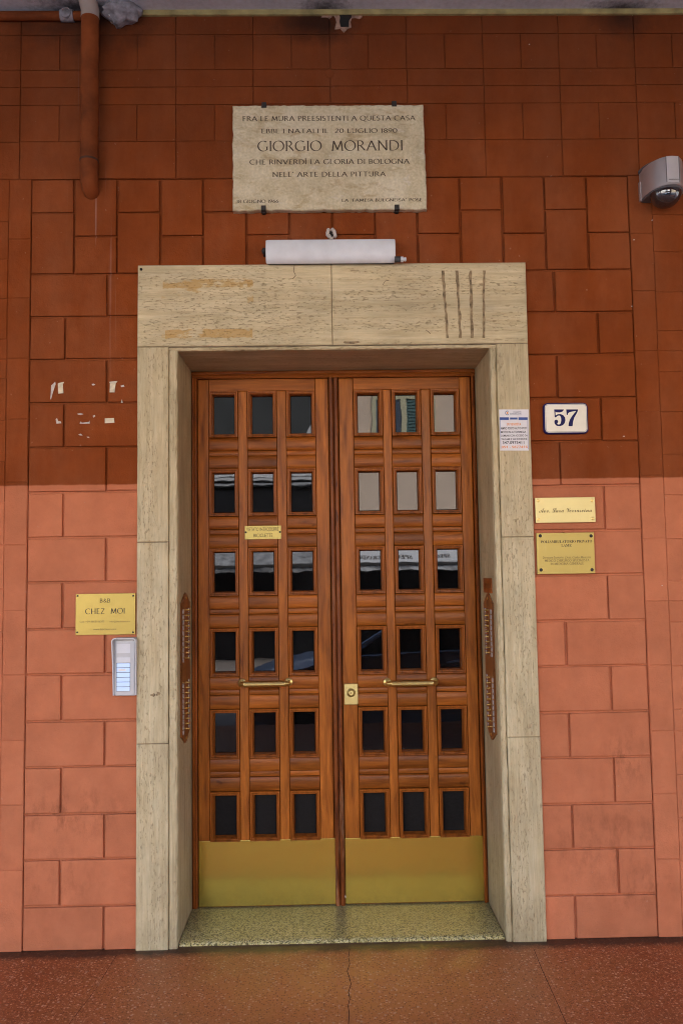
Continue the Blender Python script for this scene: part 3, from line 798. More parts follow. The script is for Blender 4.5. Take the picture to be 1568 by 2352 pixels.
# cracks in the pavement
def floor_pt(x, y):
    d = ray(x, y); t = (Z_G-CAM.z)/d.z; p = CAM+d*t; return p.x, p.y
def floor_crack(pts, w, name):
    mm = MB()
    q = [Vector(floor_pt(*p)) for p in pts]; vs = []
    for i, p in enumerate(q):
        d = (q[min(i+1, len(q)-1)]-q[max(i-1, 0)]).normalized(); n_ = Vector((-d.y, d.x))*w*(.7+.6*rnd.random())
        vs += [(p.x+n_.x, p.y+n_.y, Z_G+.0006), (p.x-n_.x, p.y-n_.y, Z_G+.0006)]
    mm.add(vs, [(2*i, 2*i+1, 2*i+3, 2*i+2) for i in range(len(q)-1)])
    return struct(mm.build(name, M['crack']))
pts = [(803, 2180), (800, 2200), (803, 2215), (797, 2232), (802, 2246), (806, 2262), (800, 2280), (803, 2296), (799, 2312), (802, 2330), (800, 2352)]
floor_crack(pts+[(798, 2400), (800, 2460)], .0012, 'pavement_crack')
floor_crack([(1225, 2180), (1245, 2230), (1270, 2285), (1300, 2352), (1330, 2420)], .0009, 'pavement_joint')
floor_crack([(268, 2195), (240, 2240), (215, 2280), (160, 2352), (120, 2410)], .0007, 'pavement_joint')
# ------------------------------------------------------------------ door frame and the two leaves
YL = DY+.012                                 # face of the leaves
def XD(x, y=1300): return W(x, y, YL)[0]
def ZD(y, x=515): return W(x, y, YL)[1]
fr = thing('door_frame', 'dark varnished wooden frame lining the stone opening round both door leaves', 'door frame', (0.04, DY, Z_TH))
xfl, xfr = W(452, 1300, DY)[0], W(1092.5, 1300, DY)[0]; zft = ZW(600, 868, DY)
def moulding(mb_, x0, x1, z0, z1, y, vertical=True):
    pr = [(0, y+.004), (.0, y-.002), (.004, y-.006), (.010, y-.006), (.013, y-.001), (.016, y-.003), (.024, y+.004)]
    w = (x1-x0) if vertical else (z1-z0); k = w/.024
    for (a, ya), (b, yb) in zip(pr, pr[1:]): pass
    lp = []
    for t in ((z0, z1) if vertical else (x0, x1)):
        ring = [((x0+a*k, yy, t) if vertical else (t, yy, z1-a*k)) for a, yy in pr]
        ring += [((x1, y+.08, t), (x0, y+.08, t)) if vertical else ((t, y+.08, z0), (t, y+.08, z1))][0]
        lp.append(ring)
    mb_.loops(lp)
m = MB(); moulding(m, X_IL+.003, xfl, Z_TH+.001, zft, DY); m.build('frame_post', M['wood_frame'], fr)
m = MB(); moulding(m, xfr, X_IR-.003, Z_TH+.001, zft, DY); m.build('frame_post', M['wood_frame'], fr)
m = MB(); moulding(m, X_IL+.003, X_IR-.003, zft, Z_IT-.003, DY, False); m.build('frame_head', M['wood_frame_h'], fr)
m = MB(); m.box(X_IL-.05, X_IR+.05, DY+.12, DY+.14, Z_TH, Z_IT+.03); m.build('dark_backing', M['soot'], fr)

row_t = [ZD(y) for y in (897.5, 1077, 1257.7, 1444, 1632, 1818.7)]
row_b = [ZD(y) for y in (1005, 1186, 1370, 1557.7, 1745, 1931)]
# even the rows out
pitch_ = sum(row_t[i]-row_t[i+1] for i in range(5))/5
t0_ = sum(row_t[i]+i*pitch_ for i in range(6))/6; hgt = sum(a-b for a, b in zip(row_t, row_b))/6
row_t = [t0_-i*pitch_ for i in range(6)]; row_b = [z-hgt for z in row_t]
cols = {'L': [(XD(480.3), XD(548.3)), (XD(570), XD(638)), (XD(660.5), XD(728))], 'R': [(XD(817), XD(885)), (XD(905.7), XD(974)), (XD(995.8), XD(1064))]}
leafx = {'L': (xfl+.002, XD(759)), 'R': (XD(782.5), xfr-.002)}
zkick = (ZD(1931)); ztop = zft-.002
# shared window mesh
WW = sum(b-a for a, b in cols['L']+cols['R'])/6
prof = [(.0010, .012), (.0010, -.003), (.0032, -.0065), (.0068, -.0062), (.0082, -.001), (.0090, -.001), (.0103, -.0045), (.0135, -.0042), (.0152, .001), (.0160, .001), (.0175, -.0005), (.0185, .004), (.0215, .040)]
mw = MB(); mw.ringframe(-WW/2, WW/2, -hgt/2, hgt/2, prof)
me_win = mesh_only(mw, 'window_moulding', M['wood_mould'])
mp_ = MB(); mp_.block(-WW/2+.0205, WW/2-.0205, -hgt/2+.0205, hgt/2-.0205, .046, .037, .003)
me_pane = mesh_only(mp_, 'pane', M['glass']); me_pane2 = me_pane.copy(); me_pane2.materials[0] = M['glass_dull']
def leaf(side, label):
    x0, x1 = leafx[side]; cs = cols[side]
    T = thing('door_leaf', label, 'door', ((x0+x1)/2, YL, Z_DB), 'leaves of the double front door')
    def up(name, a, b, z0, z1, y=YL, prof_=None, mat='wood_v'):
        mm = MB(); mm.block(a+.0005, b-.0005, z0, z1, YL+.045, y, .002, prof_ or [(0, YL+.012), (.0012, y+.0022), (.0030, y+.0005), (.006, y)]); return mm.build(name, M[mat], T)
    up('stile', x0, cs[0][0], Z_DB, ztop); up('stile', cs[2][1], x1, Z_DB, ztop)
    ztr = row_t[0]
    up('mullion', cs[0][1], cs[1][0], zkick-.01, ztr, YL+.0008); up('mullion', cs[1][1], cs[2][0], zkick-.01, ztr, YL+.0008)
    mm = MB(); mm.block(cs[0][0]+.0004, cs[2][1]-.0004, ztr+.0004, ztop, YL+.045, YL+.001, .002); mm.build('top_rail', M['wood_h'], T)
    mm = MB(); mm.block(cs[0][0]+.0004, cs[2][1]-.0004, Z_DB, row_b[5]-.001, YL+.045, YL+.002, .002); mm.build('bottom_rail', M['wood_h'], T)
    for i in range(5):
        za, zb = row_b[i]-.0006, row_t[i+1]+.0006; h = za-zb
        mm = MB()
        for a, b in cs:
            a += .0008; b -= .0008
            z1 = za-h*.405; z2 = za-h*.583
            bul = .003
            for (q0, q1) in ((z1, za), (zb, z2)):
                pp = [(0, YL+.0085), (.0010, YL+.0066), (.006, YL+.0040+rnd.uniform(-.0006, .0006)), (.014, YL+.0020), (.024, YL+.0008)]
                # pillow rails: rounded only top and bottom
                lp = []
                for ins, yy in [(0, YL+.045)]+pp:
                    lp.append([(a, yy, q0+ins), (b, yy, q0+ins), (b, yy, q1-ins), (a, yy, q1-ins)])
                mm.loops(lp)
            lp = []
            for ins, yy in [(0, YL+.045), (.0016, YL+.0135), (.003, YL+.0110), (.008, YL+.0095)]:
                lp.append([(a, yy, z2+ins*.9), (b, yy, z2+ins*.9), (b, yy, z1-ins*.9), (a, yy, z1-ins*.9)])
            mm.loops(lp)
        mm.build('cross_rail', M['wood_h'], T, True)
    o0 = children_origin(T)
    for i in range(6):
        for a, b in cs:
            c = Vector(((a+b)/2, YL, (row_t[i]+row_b[i])/2))-o0
            w = link('window_moulding', me_win, T, c)
            link('pane', me_pane2 if i == 5 else me_pane, w, (0, 0, 0))
    return T
LL = leaf('L', 'left leaf of the brown wooden double door, with the brass bicycle sign')
RL = leaf('R', 'right leaf of the brown wooden double door, with the brass lock plate')
# kick plates
for T, (a, b), (c, d) in ((LL, (456.5, 772.5), (1931, 2091)), (RL, (793, 1110.5), (1926, 2087))):
    xa, xb = W(a, 2010, YL)[0], W(b, 2010, YL)[0]; z0, z1 = Z_DB+.004, zkick-.001
    m = MB(); m.block(xa, xb, z0, z1, YL+.001, YL-.003, .001); kp = m.build('kick_plate', M['brass_kick'], T)
# meeting post: two worn round beads on the left leaf
xa, xb = XD(760), XD(781.5); mid = (xa+xb)/2
def bead(x0, x1, y0, h, z0, z1, n=7):
    mm = MB(); lp = []
    N = 60
    for k in range(N+1):
        z = z0+(z1-z0)*k/N; wob = .0012*mnoise.noise((x0*90, z*9, 0))+.001*mnoise.noise((x1*70, z*31, 4))*(1 if z < 1.2 else .3)
        ring = [(x0, YL+.04, z)]+[(x0+(x1-x0)*(1-math.cos(math.pi*i/n))/2, y0-h*math.sin(math.pi*i/n)+wob, z) for i in range(n+1)]+[(x1, YL+.04, z)]
        lp.append(ring)
    mm.loops(lp); return mm
bead(xa, mid-.0008, YL-.006, .012, Z_DB, ztop).build('meeting_bead', M['wood_red'], LL, True)
bead(mid+.0008, xb, YL-.006, .012, Z_DB, ztop).build('meeting_bead', M['wood_red'], LL, True)
m = MB(); m.box(mid-.003, mid+.003, YL-.004, YL+.02, Z_DB, ztop); m.build('meeting_groove', M['crack'], LL)
# pull handles
for T, (px0, px1, py) in ((LL, (550.5, 664.5, 1571)), (RL, (888, 1003, 1569.5))):
    xa, za = W(px0+3, py, YL-.05); xb, zb = W(px1-3, py, YL-.05); z = (za+zb)/2; yh = YL-.056
    m = MB(); m.tube([(xa+.012, yh, z), (xa+.013, yh, z), (xb-.013, yh, z), (xb-.012, yh, z)], [.0125, .0150, .0150, .0125], 20)
    h = m.build('handle', M['brass'], T, True)
    m = MB()
    for dz in (.0035, -.0035): m.tube([(xa+.016, yh-.0131, z+dz), (xb-.016, yh-.0131, z+dz)], .0032, 8)
    m.build('grip_reed', M['brass'], h, True)
    for xx, s in ((xa, 1), (xb, -1)):
        m = MB(); m.lathe((xx, YL, z), [(.0205, 0), (.0205, -.004), (.018, -.0065), (.012, -.008), (.0085, -.011), (.0085, -.02)], 'Y', 24)
        m.tube([(xx, YL-.018, z), (xx, YL-.036, z), (xx+s*.003, YL-.049, z), (xx+s*.016, yh, z)], [.0082, .0085, .0105, .0125], 14)
        m.build('rosette', M['brass'], h, True)
# lock plate
xa, z1 = W(789.5, 1570.5, YL); xb, z0 = W(822.5, 1618.5, YL)
def rrect(x0, x1, z0, z1, r, n=5):
    out = []
    for cx, cz, a0 in ((x1-r, z1-r, 0), (x0+r, z1-r, 90), (x0+r, z0+r, 180), (x1-r, z0+r, 270)):
        for k in range(n+1):
            a = R(a0+90*k/n); out.append((cx+r*math.cos(a), cz+r*math.sin(a)))
    return out
def rplate(mb_, x0, x1, z0, z1, r, yb, yf, b=.0015):
    lp = [[(x, yb, z) for x, z in rrect(x0, x1, z0, z1, r)], [(x, yf+b, z) for x, z in rrect(x0, x1, z0, z1, r)], [(x, yf, z) for x, z in rrect(x0+b, x1-b, z0+b, z1-b, max(r-b, .0005))]]
    mb_.loops(lp)
m = MB(); rplate(m, xa, xb, z0, z1, .005, YL+.001, YL-.005, .002); lk = m.build('lock_plate', M['brass_lock'], RL, True)
cx, cz = W(806, 1591, YL)
m = MB(); m.lathe((cx, YL-.005, cz), [(.021, .002), (.021, -.002), (.018, -.005), (.0125, -.009), (.0115, -.011)], 'Y', 28); ck = m.build('lock_cylinder', M['brass_lock'], lk, True)
m = MB(); m.lathe((cx, YL-.016, cz+.001), [(.0019, .001), (.0019, -.0007)], 'Y', 10); m.box(cx-.0009, cx+.0009, YL-.0167, YL-.015, cz-.006, cz); m.build('keyhole', M['soot'], lk)

# ------------------------------------------------------------------ brass sign on the left leaf
def plate(name, label, cat, px, Y, th, mat, screws, smat, sr, group=None, sh=.0025):
    x0, z1 = W(px[0], px[1], Y-th); x1, z0 = W(px[2], px[3], Y-th)
    T = thing(name, label, cat, ((x0+x1)/2, Y, z0), group)
    m = MB(); m.block(x0, x1, z0, z1, Y, Y-th, .0008); m.build('plate', M[mat], T)
    for a, b in screws:
        sx, sz = W(a, b, Y-th); m = MB()
        m.lathe((sx, Y-th+.0005, sz), [(sr, 0), (sr, -sh*.5), (sr*.75, -sh), (sr*.25, -sh*1.25)], 'Y', 16); m.build('screw', M[smat], T, True)
    return T, (x0, x1, z0, z1), Y-th
def write(T, mat, items, Y, name='lettering'):
    """items: (shape, px x0, px x1, px y_top, px y_bottom)"""
    m = MB()
    for shp, a, b, c, d in items:
        x0, z1 = W(a, (c+d)/2, Y); z1 = W((a+b)/2, c, Y)[1]; x1, z0 = W(b, (c+d)/2, Y); z0 = W((a+b)/2, d, Y)[1]
        letters_into(m, shp, x0, x1, z0, z1, Y-.0006)
    return m.build(name, M[mat], T)
FS = font_shape
T, _, yf = plate('brass_sign', 'small brass sign forbidding bicycles, screwed to the left door leaf', 'sign', (561.9, 1208, 645.6, 1238), YL+.001, .004, 'brass_aged', [(564.5, 1222.5), (642.7, 1222)], 'steel_dark', .005)
write(T, 'ink', [(FS('VIETATO INTRODURRE'), 565.8, 640, 1211.5, 1219.7), (FS('BICICLETTE'), 582.5, 626, 1225.6, 1233.8)], yf)

# ------------------------------------------------------------------ marble plaque above the door
PY = -.035
x0, z1 = W(533, 241, PY); x1, z0 = W(980, 479.5, PY)
pl = thing('marble_plaque', 'cream marble memorial plaque with engraved lines, high above the door', 'plaque', ((x0+x1)/2, -.004, z0))
pts = []
def edge(a, b, n, amp):
    for k in range(n):
        t = k/n; x = a[0]+(b[0]-a[0])*t; z = a[1]+(b[1]-a[1])*t
        dx, dz = (b[1]-a[1]), -(b[0]-a[0]); L = math.hypot(dx, dz)
        j = amp*mnoise.noise((x*38, z*38, 2.2))+amp*.5*mnoise.noise((x*90, z*90, 8))
        pts.append((x+dx/L*j, z+dz/L*j))
xt0, xt1 = x0+.002, x1-.006
edge((x0, z0), (x1+.002, z0), 60, .006); edge((x1+.002, z0), (xt1, z1), 36, .004); edge((xt1, z1), (xt0, z1), 60, .004); edge((xt0, z1), (x0, z0), 36, .004)
m = MB()
m.loops([[(x, -.004, z) for x, z in pts], [(x, PY+.006, z) for x, z in pts], [(x+(.003 if x < 0 else -.003), PY+.001, z+(.003 if z < (z0+z1)/2 else -.003)) for x, z in pts], [(x*.992+.0, PY, z+(.006 if z < (z0+z1)/2 else -.006)) for x, z in pts]])
m.build('slab', M['marble'], pl)
ux = lambda z: 514.5+z*.3125
uy = lambda z: 226.6+z*.3125
rs = roman_shape
write(pl, 'ink_plaque', [
    (rs('FRA LE MURA PREESISTENTI A QUESTA CASA', .15, .075), ux(137), ux(1405), uy(123), uy(167)),
    (rs('EBBE I NATALI IL  20 LUGLIO 1890', .15, .075), ux(275), ux(1272), uy(217), uy(251)),
    (rs('GIORGIO  MORANDI', .115, .045, .15, .36, .085), ux(245), ux(1312), uy(304), uy(383)),
    (rs('CHE RINVERD\u00cc LA GLORIA DI BOLOGNA', .15, .075), ux(187), ux(1362), uy(434), uy(480)),
    (rs("NELL' ARTE DELLA PITTURA", .15, .075), ux(357), ux(1188), uy(534), uy(572)),
    (rs('18 GIUGNO 1966', .17, .085), ux(93), ux(400), uy(740), uy(765)),
    (rs('LA "FAMEJA BULGNEISA" POSE', .17, .085), ux(865), ux(1453), uy(731), uy(757))], PY)
for a, b, s in ((606, 241, 1), (905, 238, 1), (605, 478, -1), (911, 476, -1)):
    cx, cz = W(a, b, PY); m = MB()
    m.block(cx-.011, cx+.011, cz-.012, cz+.012, -.002, PY-.008, .003); m.block(cx-.008, cx+.008, cz+s*.010-.006, cz+s*.010+.010, .004, PY+.01, .002)
    m.build('clip', M['steel_dark'], pl)

# ------------------------------------------------------------------ lamp over the door
LY = -.075
x0, z1 = W(610.5, 550.5, LY+.02); x1, z0 = W(907.5, 602, LY+.02)
lm = thing('wall_lamp', 'long white tube lamp fixed between the plaque and the stone lintel', 'lamp', ((x0+x1)/2, 0, z0))
m = MB(); lp = []
for xx, k in ((x0, .94), (x0+.004, .985), (x0+.012, 1), (x1-.02, 1), (x1-.004, .99), (x1, .95)):
    zc = (z0+z1)/2; h = (z1-z0)/2*k; ring = []
    for a, b in ((-.72, -.012), (-.86, LY+.04), (-1, LY+.028), (-.93, LY+.016), (-.75, LY+.006), (-.3, LY), (.3, LY+.001), (.75, LY+.008), (.95, LY+.014), (1, LY+.024), (1, -.012)):
        ring.append((xx, b, zc+h*a))
    lp.append(ring)
m.loops(lp); m.build('cover', M['plastic_white'], lm, True)
m = MB(); m.block(x0+.006, x1-.004, z0+.006, z1-.01, .002, LY+.036, .002); m.build('base', M['alu_dark'], lm)
m = MB(); m.block(x0-.016, x0+.004, (z0+z1)/2-.004, (z0+z1)/2+.022, .004, -.05, .004); m.lathe((x0-.010, -.05, (z0+z1)/2+.004), [(.010, .01), (.010, -.006), (.004, -.010)], 'Y', 12); m.build('bracket', M['steel_dark'], lm)
gz = z0+.008
m = MB(); m.cyl((x1-.004, -.07, gz), (x1+.022, -.07, gz), .013); m.build('cable_gland', M['alu_dark'], lm, True)
m = MB(); m.cyl((x1+.020, -.07, gz), (x1+.048, -.07, gz), .008); m.cyl((x1+.024, -.07, gz), (x1+.034, -.07, gz), .0135, n=6); m.cyl((x1+.040, -.07, gz), (x1+.046, -.07, gz), .010, n=6); m.build('gland_nut', M['alu_light'], lm)
# tuft of torn sealing foam where an old cable leaves the wall
cx, cz = W(760.5, 535, -.02)
m = MB(); r_ = random.Random(4)
for k in range(9):
    a = 2*math.pi*k/9+r_.uniform(-.2, .2); rr_ = .018+r_.uniform(-.003, .004)
    p = Vector((cx+rr_*math.cos(a), -.012, cz+rr_*math.sin(a)))
    m.lathe(p, [(.002, -.016), (.0075, -.012), (.0095, -.004), (.006, .012)], 'Y', 9)
tf = m.build('foam_tuft', M['scrape'])
tag(tf, 'torn whitish foam tuft round an old cable hole, just above the white lamp', 'foam')
m = MB(); m.lathe((cx, -.010, cz-.003), [(.004, -.012), (.013, -.008), (.016, .01)], 'Y', 14); m.tube([(cx+.002, -.012, cz), (cx+.003, -.03, cz-.012), (cx+.001, -.028, cz-.022)], .0025, 6); m.build('cable_hole', M['soot'], tf)

# ------------------------------------------------------------------ house number
HY = -.004
x0, z1 = W(1247, 925, HY-.016); x1, z0 = W(1352, 995.5, HY-.016)
hn = thing('house_number', 'white enamel number plate 57 with blue rim on the brown wall', 'number plate', ((x0+x1)/2, HY, z0))
def rp(name, ins, r, yb, yf, mat, par=hn, b=.0008):
    m = MB(); rplate(m, x0+ins, x1-ins, z0+ins, z1-ins, r, yb, yf, b); return m.build(name, mat, par, False)
m = MB(); q = [(0, HY), (0, HY-.010), (.002, HY-.0145), (.005, HY-.016)]
m.loops([[(x, y, z) for x, z in rrect(x0+i, x1-i, z0+i, z1-i, .021-i)] for i, y in q]); m.build('rim', M['blue_enamel'], hn, True)
rp('white_band', .0062, .016, HY-.0162, HY-.0166, M['white_enamel']); rp('blue_line', .0088, .0135, HY-.0166, HY-.0170, M['blue_enamel'], b=.0002); rp('white_field', .0100, .0125, HY-.0170, HY-.0174, M['white_enamel'], b=.0002)
def seven():  # outlines in zoomed photo units
    return [(1105, 137), (1278, 137), (1276, 160), (1255, 205), (1225, 255), (1208, 310), (1198, 384), (1138, 384), (1142, 340), (1160, 285), (1195, 230), (1228, 190), (1252, 163), (1240, 160), (1180, 172), (1150, 180), (1132, 196), (1128, 218), (1112, 218)]
def five():
    out = [(928, 137), (1070, 137), (1062, 158), (1045, 172), (1010, 182), (960, 180), (946, 168), (949, 226), (980, 208), (1020, 205), (1060, 220), (1088, 255), (1094, 296), (1082, 340), (1055, 370), (1010, 385), (965, 378), (938, 352), (930, 322), (936, 298), (954, 288), (974, 292), (987, 308), (986, 328), (972, 342), (980, 356), (1000, 360), (1022, 345), (1032, 305), (1030, 262), (1018, 234), (1000, 226), (975, 234), (952, 256), (936, 250)]
    return out
m = MB(); yf = HY-.0174
from mathutils.geometry import tessellate_polygon
for poly in (five(), seven()):
    q = [W(1127+a*.15625, 918.75+b*.15625, yf) for a, b in poly]
    tri = tessellate_polygon([[Vector((a, b, 0)) for a, b in q]])
    m.add([(a, yf-.0006, b) for a, b in q], [tuple(t) for t in tri])
m.build('digits', M['blue_enamel'], hn)

# ------------------------------------------------------------------ estate notice taped to the right jamb
NY = FY-.0012
nx_ = lambda z: 1127+z*.15625
ny_ = lambda z: 918.75+z*.15625
qx = [W(nx_(a), ny_(b), NY) for a, b in ((137, 742), (558, 742), (553, 137), (119, 137))]
no = thing('paper_notice', 'white paper sale notice with blue bars and handwriting on the right stone jamb', 'notice', ((qx[0][0]+qx[1][0])/2, FY, qx[0][1]))
m = MB(); m.prism(qx, FY+.0004, NY); m.build('sheet', M['paper'], no)
def nb(mat, rects, name):
    m = MB()
    for a, b, c, d, e, f in rects:      # x left top, x left bottom, width, ytop, ybottom
        pass
    return m
m = MB()
def nquad(a, b, c, d, sk=0.0):
    q = [W(nx_(x), ny_(y), NY) for x, y in ((a+sk, d), (c+sk, d), (c, b), (a, b))]
    m.prism(q, NY, NY-.0006)
nquad(129, 253, 263, 292); nquad(403, 253, 538, 292); nquad(279, 256, 389, 286)
nquad(132, 292, 137, 720, 11); nquad(537, 292, 543, 725, 5); m.build('blue_bars', M['blue_print'], no)
m = MB()
for rr_, a0, a1, mt in ((.021, 40, 320, 'blue'),):
    c = W(nx_(241), ny_(189), NY)
    vs = []
    for k in range(17):
        a = R(50+260*k/16); vs += [(c[0]+.0105*math.cos(a), NY-.0006, c[1]+.0105*math.sin(a)), (c[0]+.0072*math.cos(a), NY-.0006, c[1]+.0072*math.sin(a))]
    m.add(vs, [(2*i, 2*i+1, 2*i+3, 2*i+2) for i in range(16)])
letters_into(m, FS(SANSB('PROGETTI')), *[W(nx_(330), ny_(177), NY)[0], W(nx_(443), ny_(177), NY)[0], W(nx_(390), ny_(186), NY)[1], W(nx_(390), ny_(167), NY)[1]], NY-.0006)
letters_into(m, FS(SANSB('IMMOBILIARI')), *[W(nx_(279), ny_(200), NY)[0], W(nx_(445), ny_(200), NY)[0], W(nx_(360), ny_(213), NY)[1], W(nx_(360), ny_(192), NY)[1]], NY-.0006)
m.build('letterhead', M['grey_print'], no)
m = MB(); c = W(nx_(241), ny_(189), NY); m.lathe((c[0], NY, c[1]), [(.0045, 0), (.0045, -.0006)], 'Y', 12); m.build('logo_dot', M['orange_print'], no)
nw = lambda s, a, b, c, d: (s, nx_(a), nx_(b), ny_(c), ny_(d))
write(no, 'orange_print', [nw(FS(SANSB('IN VENDITA')), 230, 440, 336, 373), nw(FS(SANSB('051 - 5877416')), 155, 538, 671, 707)], NY, 'orange_text')
write(no, 'pen', [nw(FS('AMPIO POSTO AUTO+POST', .014), 142, 532, 397, 431), nw(FS('MOTO IN AUTORIMESSA', .014), 146, 515, 453, 485), nw(FS('COMUNE CON ACCESSO DA', .014), 144, 537, 507, 536), nw(FS('VIA LAME E VIA RONDONE', .014), 150, 531, 558, 588), nw(FS('347.0975411', .014), 170, 488, 604, 646)], NY, 'handwriting')
# ------------------------------------------------------------------ name plates on the pink wall
vx = lambda z: 1212.75+z*.109375
vy = lambda z: 1127+z*.109375
T, _, yf = plate('name_plate', 'pale gold plate with a name in flowing script, above the darker clinic plate', 'name plate', (1228.3, 1143.4, 1367.6, 1199.2), -.006, .010, 'brass_pale',
    [(vx(208), vy(214)), (vx(1337), vy(214)), (vx(215), vy(596)), (vx(1352), vy(589))], 'brass', .0065)
def words(y0, y1, parts): return [(s, vx(a), vx(b), vy(c), vy(d)) for s, a, b, c, d in parts]
write(T, 'ink_pale', words(0, 0, [(FS(SCRIPT('Avv. Lara Verrascina')), 222, 1335, 358, 458)]), yf)
T, _, yf = plate('name_plate', 'darker brass clinic plate with dark corner bolts, lower of the two right of the door', 'name plate', (1231, 1224.5, 1366.6, 1317), -.006, .007, 'brass_aged',
    [(vx(250), vy(950)), (vx(1317), vy(950)), (vx(268), vy(1665)), (vx(1337), vy(1662))], 'steel_dark', .0075)
write(T, 'ink', words(0, 0, [(FS(SERIF('POLIAMBULATORIO PRIVATO')), 262, 1338, 1040, 1096), (FS(SERIF('LAME')), 692, 908, 1123, 1176)]), yf)
write(T, 'ink_pale', words(0, 0, [(FS('Direttore Sanitario:'), 305, 745, 1380, 1426), (FS(ITALIC('Dott. Carlo Manzini')), 768, 1312, 1372, 1424), (rs('MEDICO CHIRURGO SPECIALISTA', .14, .08), 345, 1280, 1440, 1492), (rs('IN MEDICINA GENERALE', .14, .08), 468, 1160, 1508, 1560)]), yf, 'small_lettering')
bx = lambda z: 153.1+z*.1146
by = lambda z: 1347.5+z*.1146
T, _, yf = plate('name_plate', 'shiny yellow brass guesthouse plate left of the door, above the intercom', 'name plate', (174, 1364.5, 310.8, 1457.3), -.004, .005, 'brass_gold',
    [(bx(221), by(188)), (bx(1333), by(184)), (bx(212), by(918)), (bx(1330), by(916))], 'steel_dark', .0042)
bb = lambda s, a, b, c, d: (s, bx(a), bx(b), by(c), by(d))
write(T, 'ink', [bb(rs('B&B', .13, .07), 665, 875, 238, 323), bb(rs('CHEZ  MOI', .14, .06), 372, 1165, 433, 549)], yf)
write(T, 'ink_pale', [bb(FS('Cell. +39 3663156203'), 260, 755, 683, 722), bb(FS('info@bbchezmoi.it'), 862, 1270, 683, 722), bb(FS('www.bbchezmoi.it'), 527, 996, 836, 874)], yf, 'small_lettering')

# ------------------------------------------------------------------ intercom
IY = -.045
ix0, iz1 = W(256, 1466, IY); ix1, iz0 = W(312, 1602, IY)
ic = thing('intercom', 'grey upright intercom with six lit blue name buttons beside the left jamb', 'intercom', ((ix0+ix1)/2, 0, iz0))
m = MB(); rplate(m, ix0+.004, ix1-.002, iz0+.003, iz1-.002, .012, .004, -.022, .004); m.build('housing', M['alu'], ic, True)
# hood: an upside-down U round the panel, deeper at the top
m = MB()
path = [(ix0+.002, iz0+.006), (ix0+.001, (iz0+iz1)/2+.03), (ix0, iz1-.02)]
for k in range(6):
    a = R(180-90*k/5); path.append((ix0+.016+.016*math.cos(a), iz1-.016+.016*math.sin(a)))
for k in range(6):
    a = R(90-90*k/5); path.append((ix1-.016+.016*math.cos(a), iz1-.016+.016*math.sin(a)))
path += [(ix1, iz1-.02), (ix1-.001, (iz0+iz1)/2+.03), (ix1-.002, iz0+.006)]
lp = []
for i, (x, z) in enumerate(path):
    d = Vector((path[min(i+1, len(path)-1)][0]-path[max(i-1, 0)][0], path[min(i+1, len(path)-1)][1]-path[max(i-1, 0)][1])).normalized()
    n_ = Vector((d.y, -d.x))*.005
    hh = min(1, max(0, (z-iz0)/(iz1-iz0))); y = -.026-.024*min(1, max(0, (hh-.45)/.3))
    lp.append([(x, .0, z), (x, y, z), (x+n_.x, y, z+n_.y), (x+n_.x, .0, z+n_.y)])
m.loops(lp); m.build('hood', M['alu'], ic, True)
fx0, fx1 = W(268, 1500, -.026)[0], W(299, 1500, -.026)[0]
zi = lambda z: W(284, by(z), -.026)[1]
m = MB(); rplate(m, ix0+.0125, ix1-.0115, iz0+.006, iz1-.011, .008, -.02, -.026, .0015); fp = m.build('face_panel', M['alu'], ic, True)
m = MB(); m.block(fx0, fx1, zi(1335), zi(1150), -.025, -.0275, .0004); m.block(fx0, fx1, zi(1525), zi(1420), -.025, -.0275, .0004); m.build('blank_module', M['alu_light'], fp)
m = MB(); m.block(fx0, fx1, zi(1418), zi(1337), -.025, -.0268, .0004)
m.build('speaker_module', M['alu'], fp)
m = MB(); m.block(fx0-.001, fx1+.001, zi(2102), zi(1530), -.025, -.0265, .0004); m.build('button_frame', M['alu_dark'], fp)
for a, b in ((1537, 1622), (1632, 1717), (1727, 1814), (1824, 1908), (1918, 2003), (2012, 2095)):
    m = MB(); m.block(fx0+.0008, fx1-.0008, zi(b), zi(a), -.026, -.0285, .0006); m.build('name_button', M['lit'], ic)
m = MB(); m.block(W(bx(1040), 1537, -.0288)[0], W(bx(1190), 1537, -.0288)[0], zi(1692), zi(1648), -.028, -.0290, .0002); m.build('name_card', M['paper'], ic)

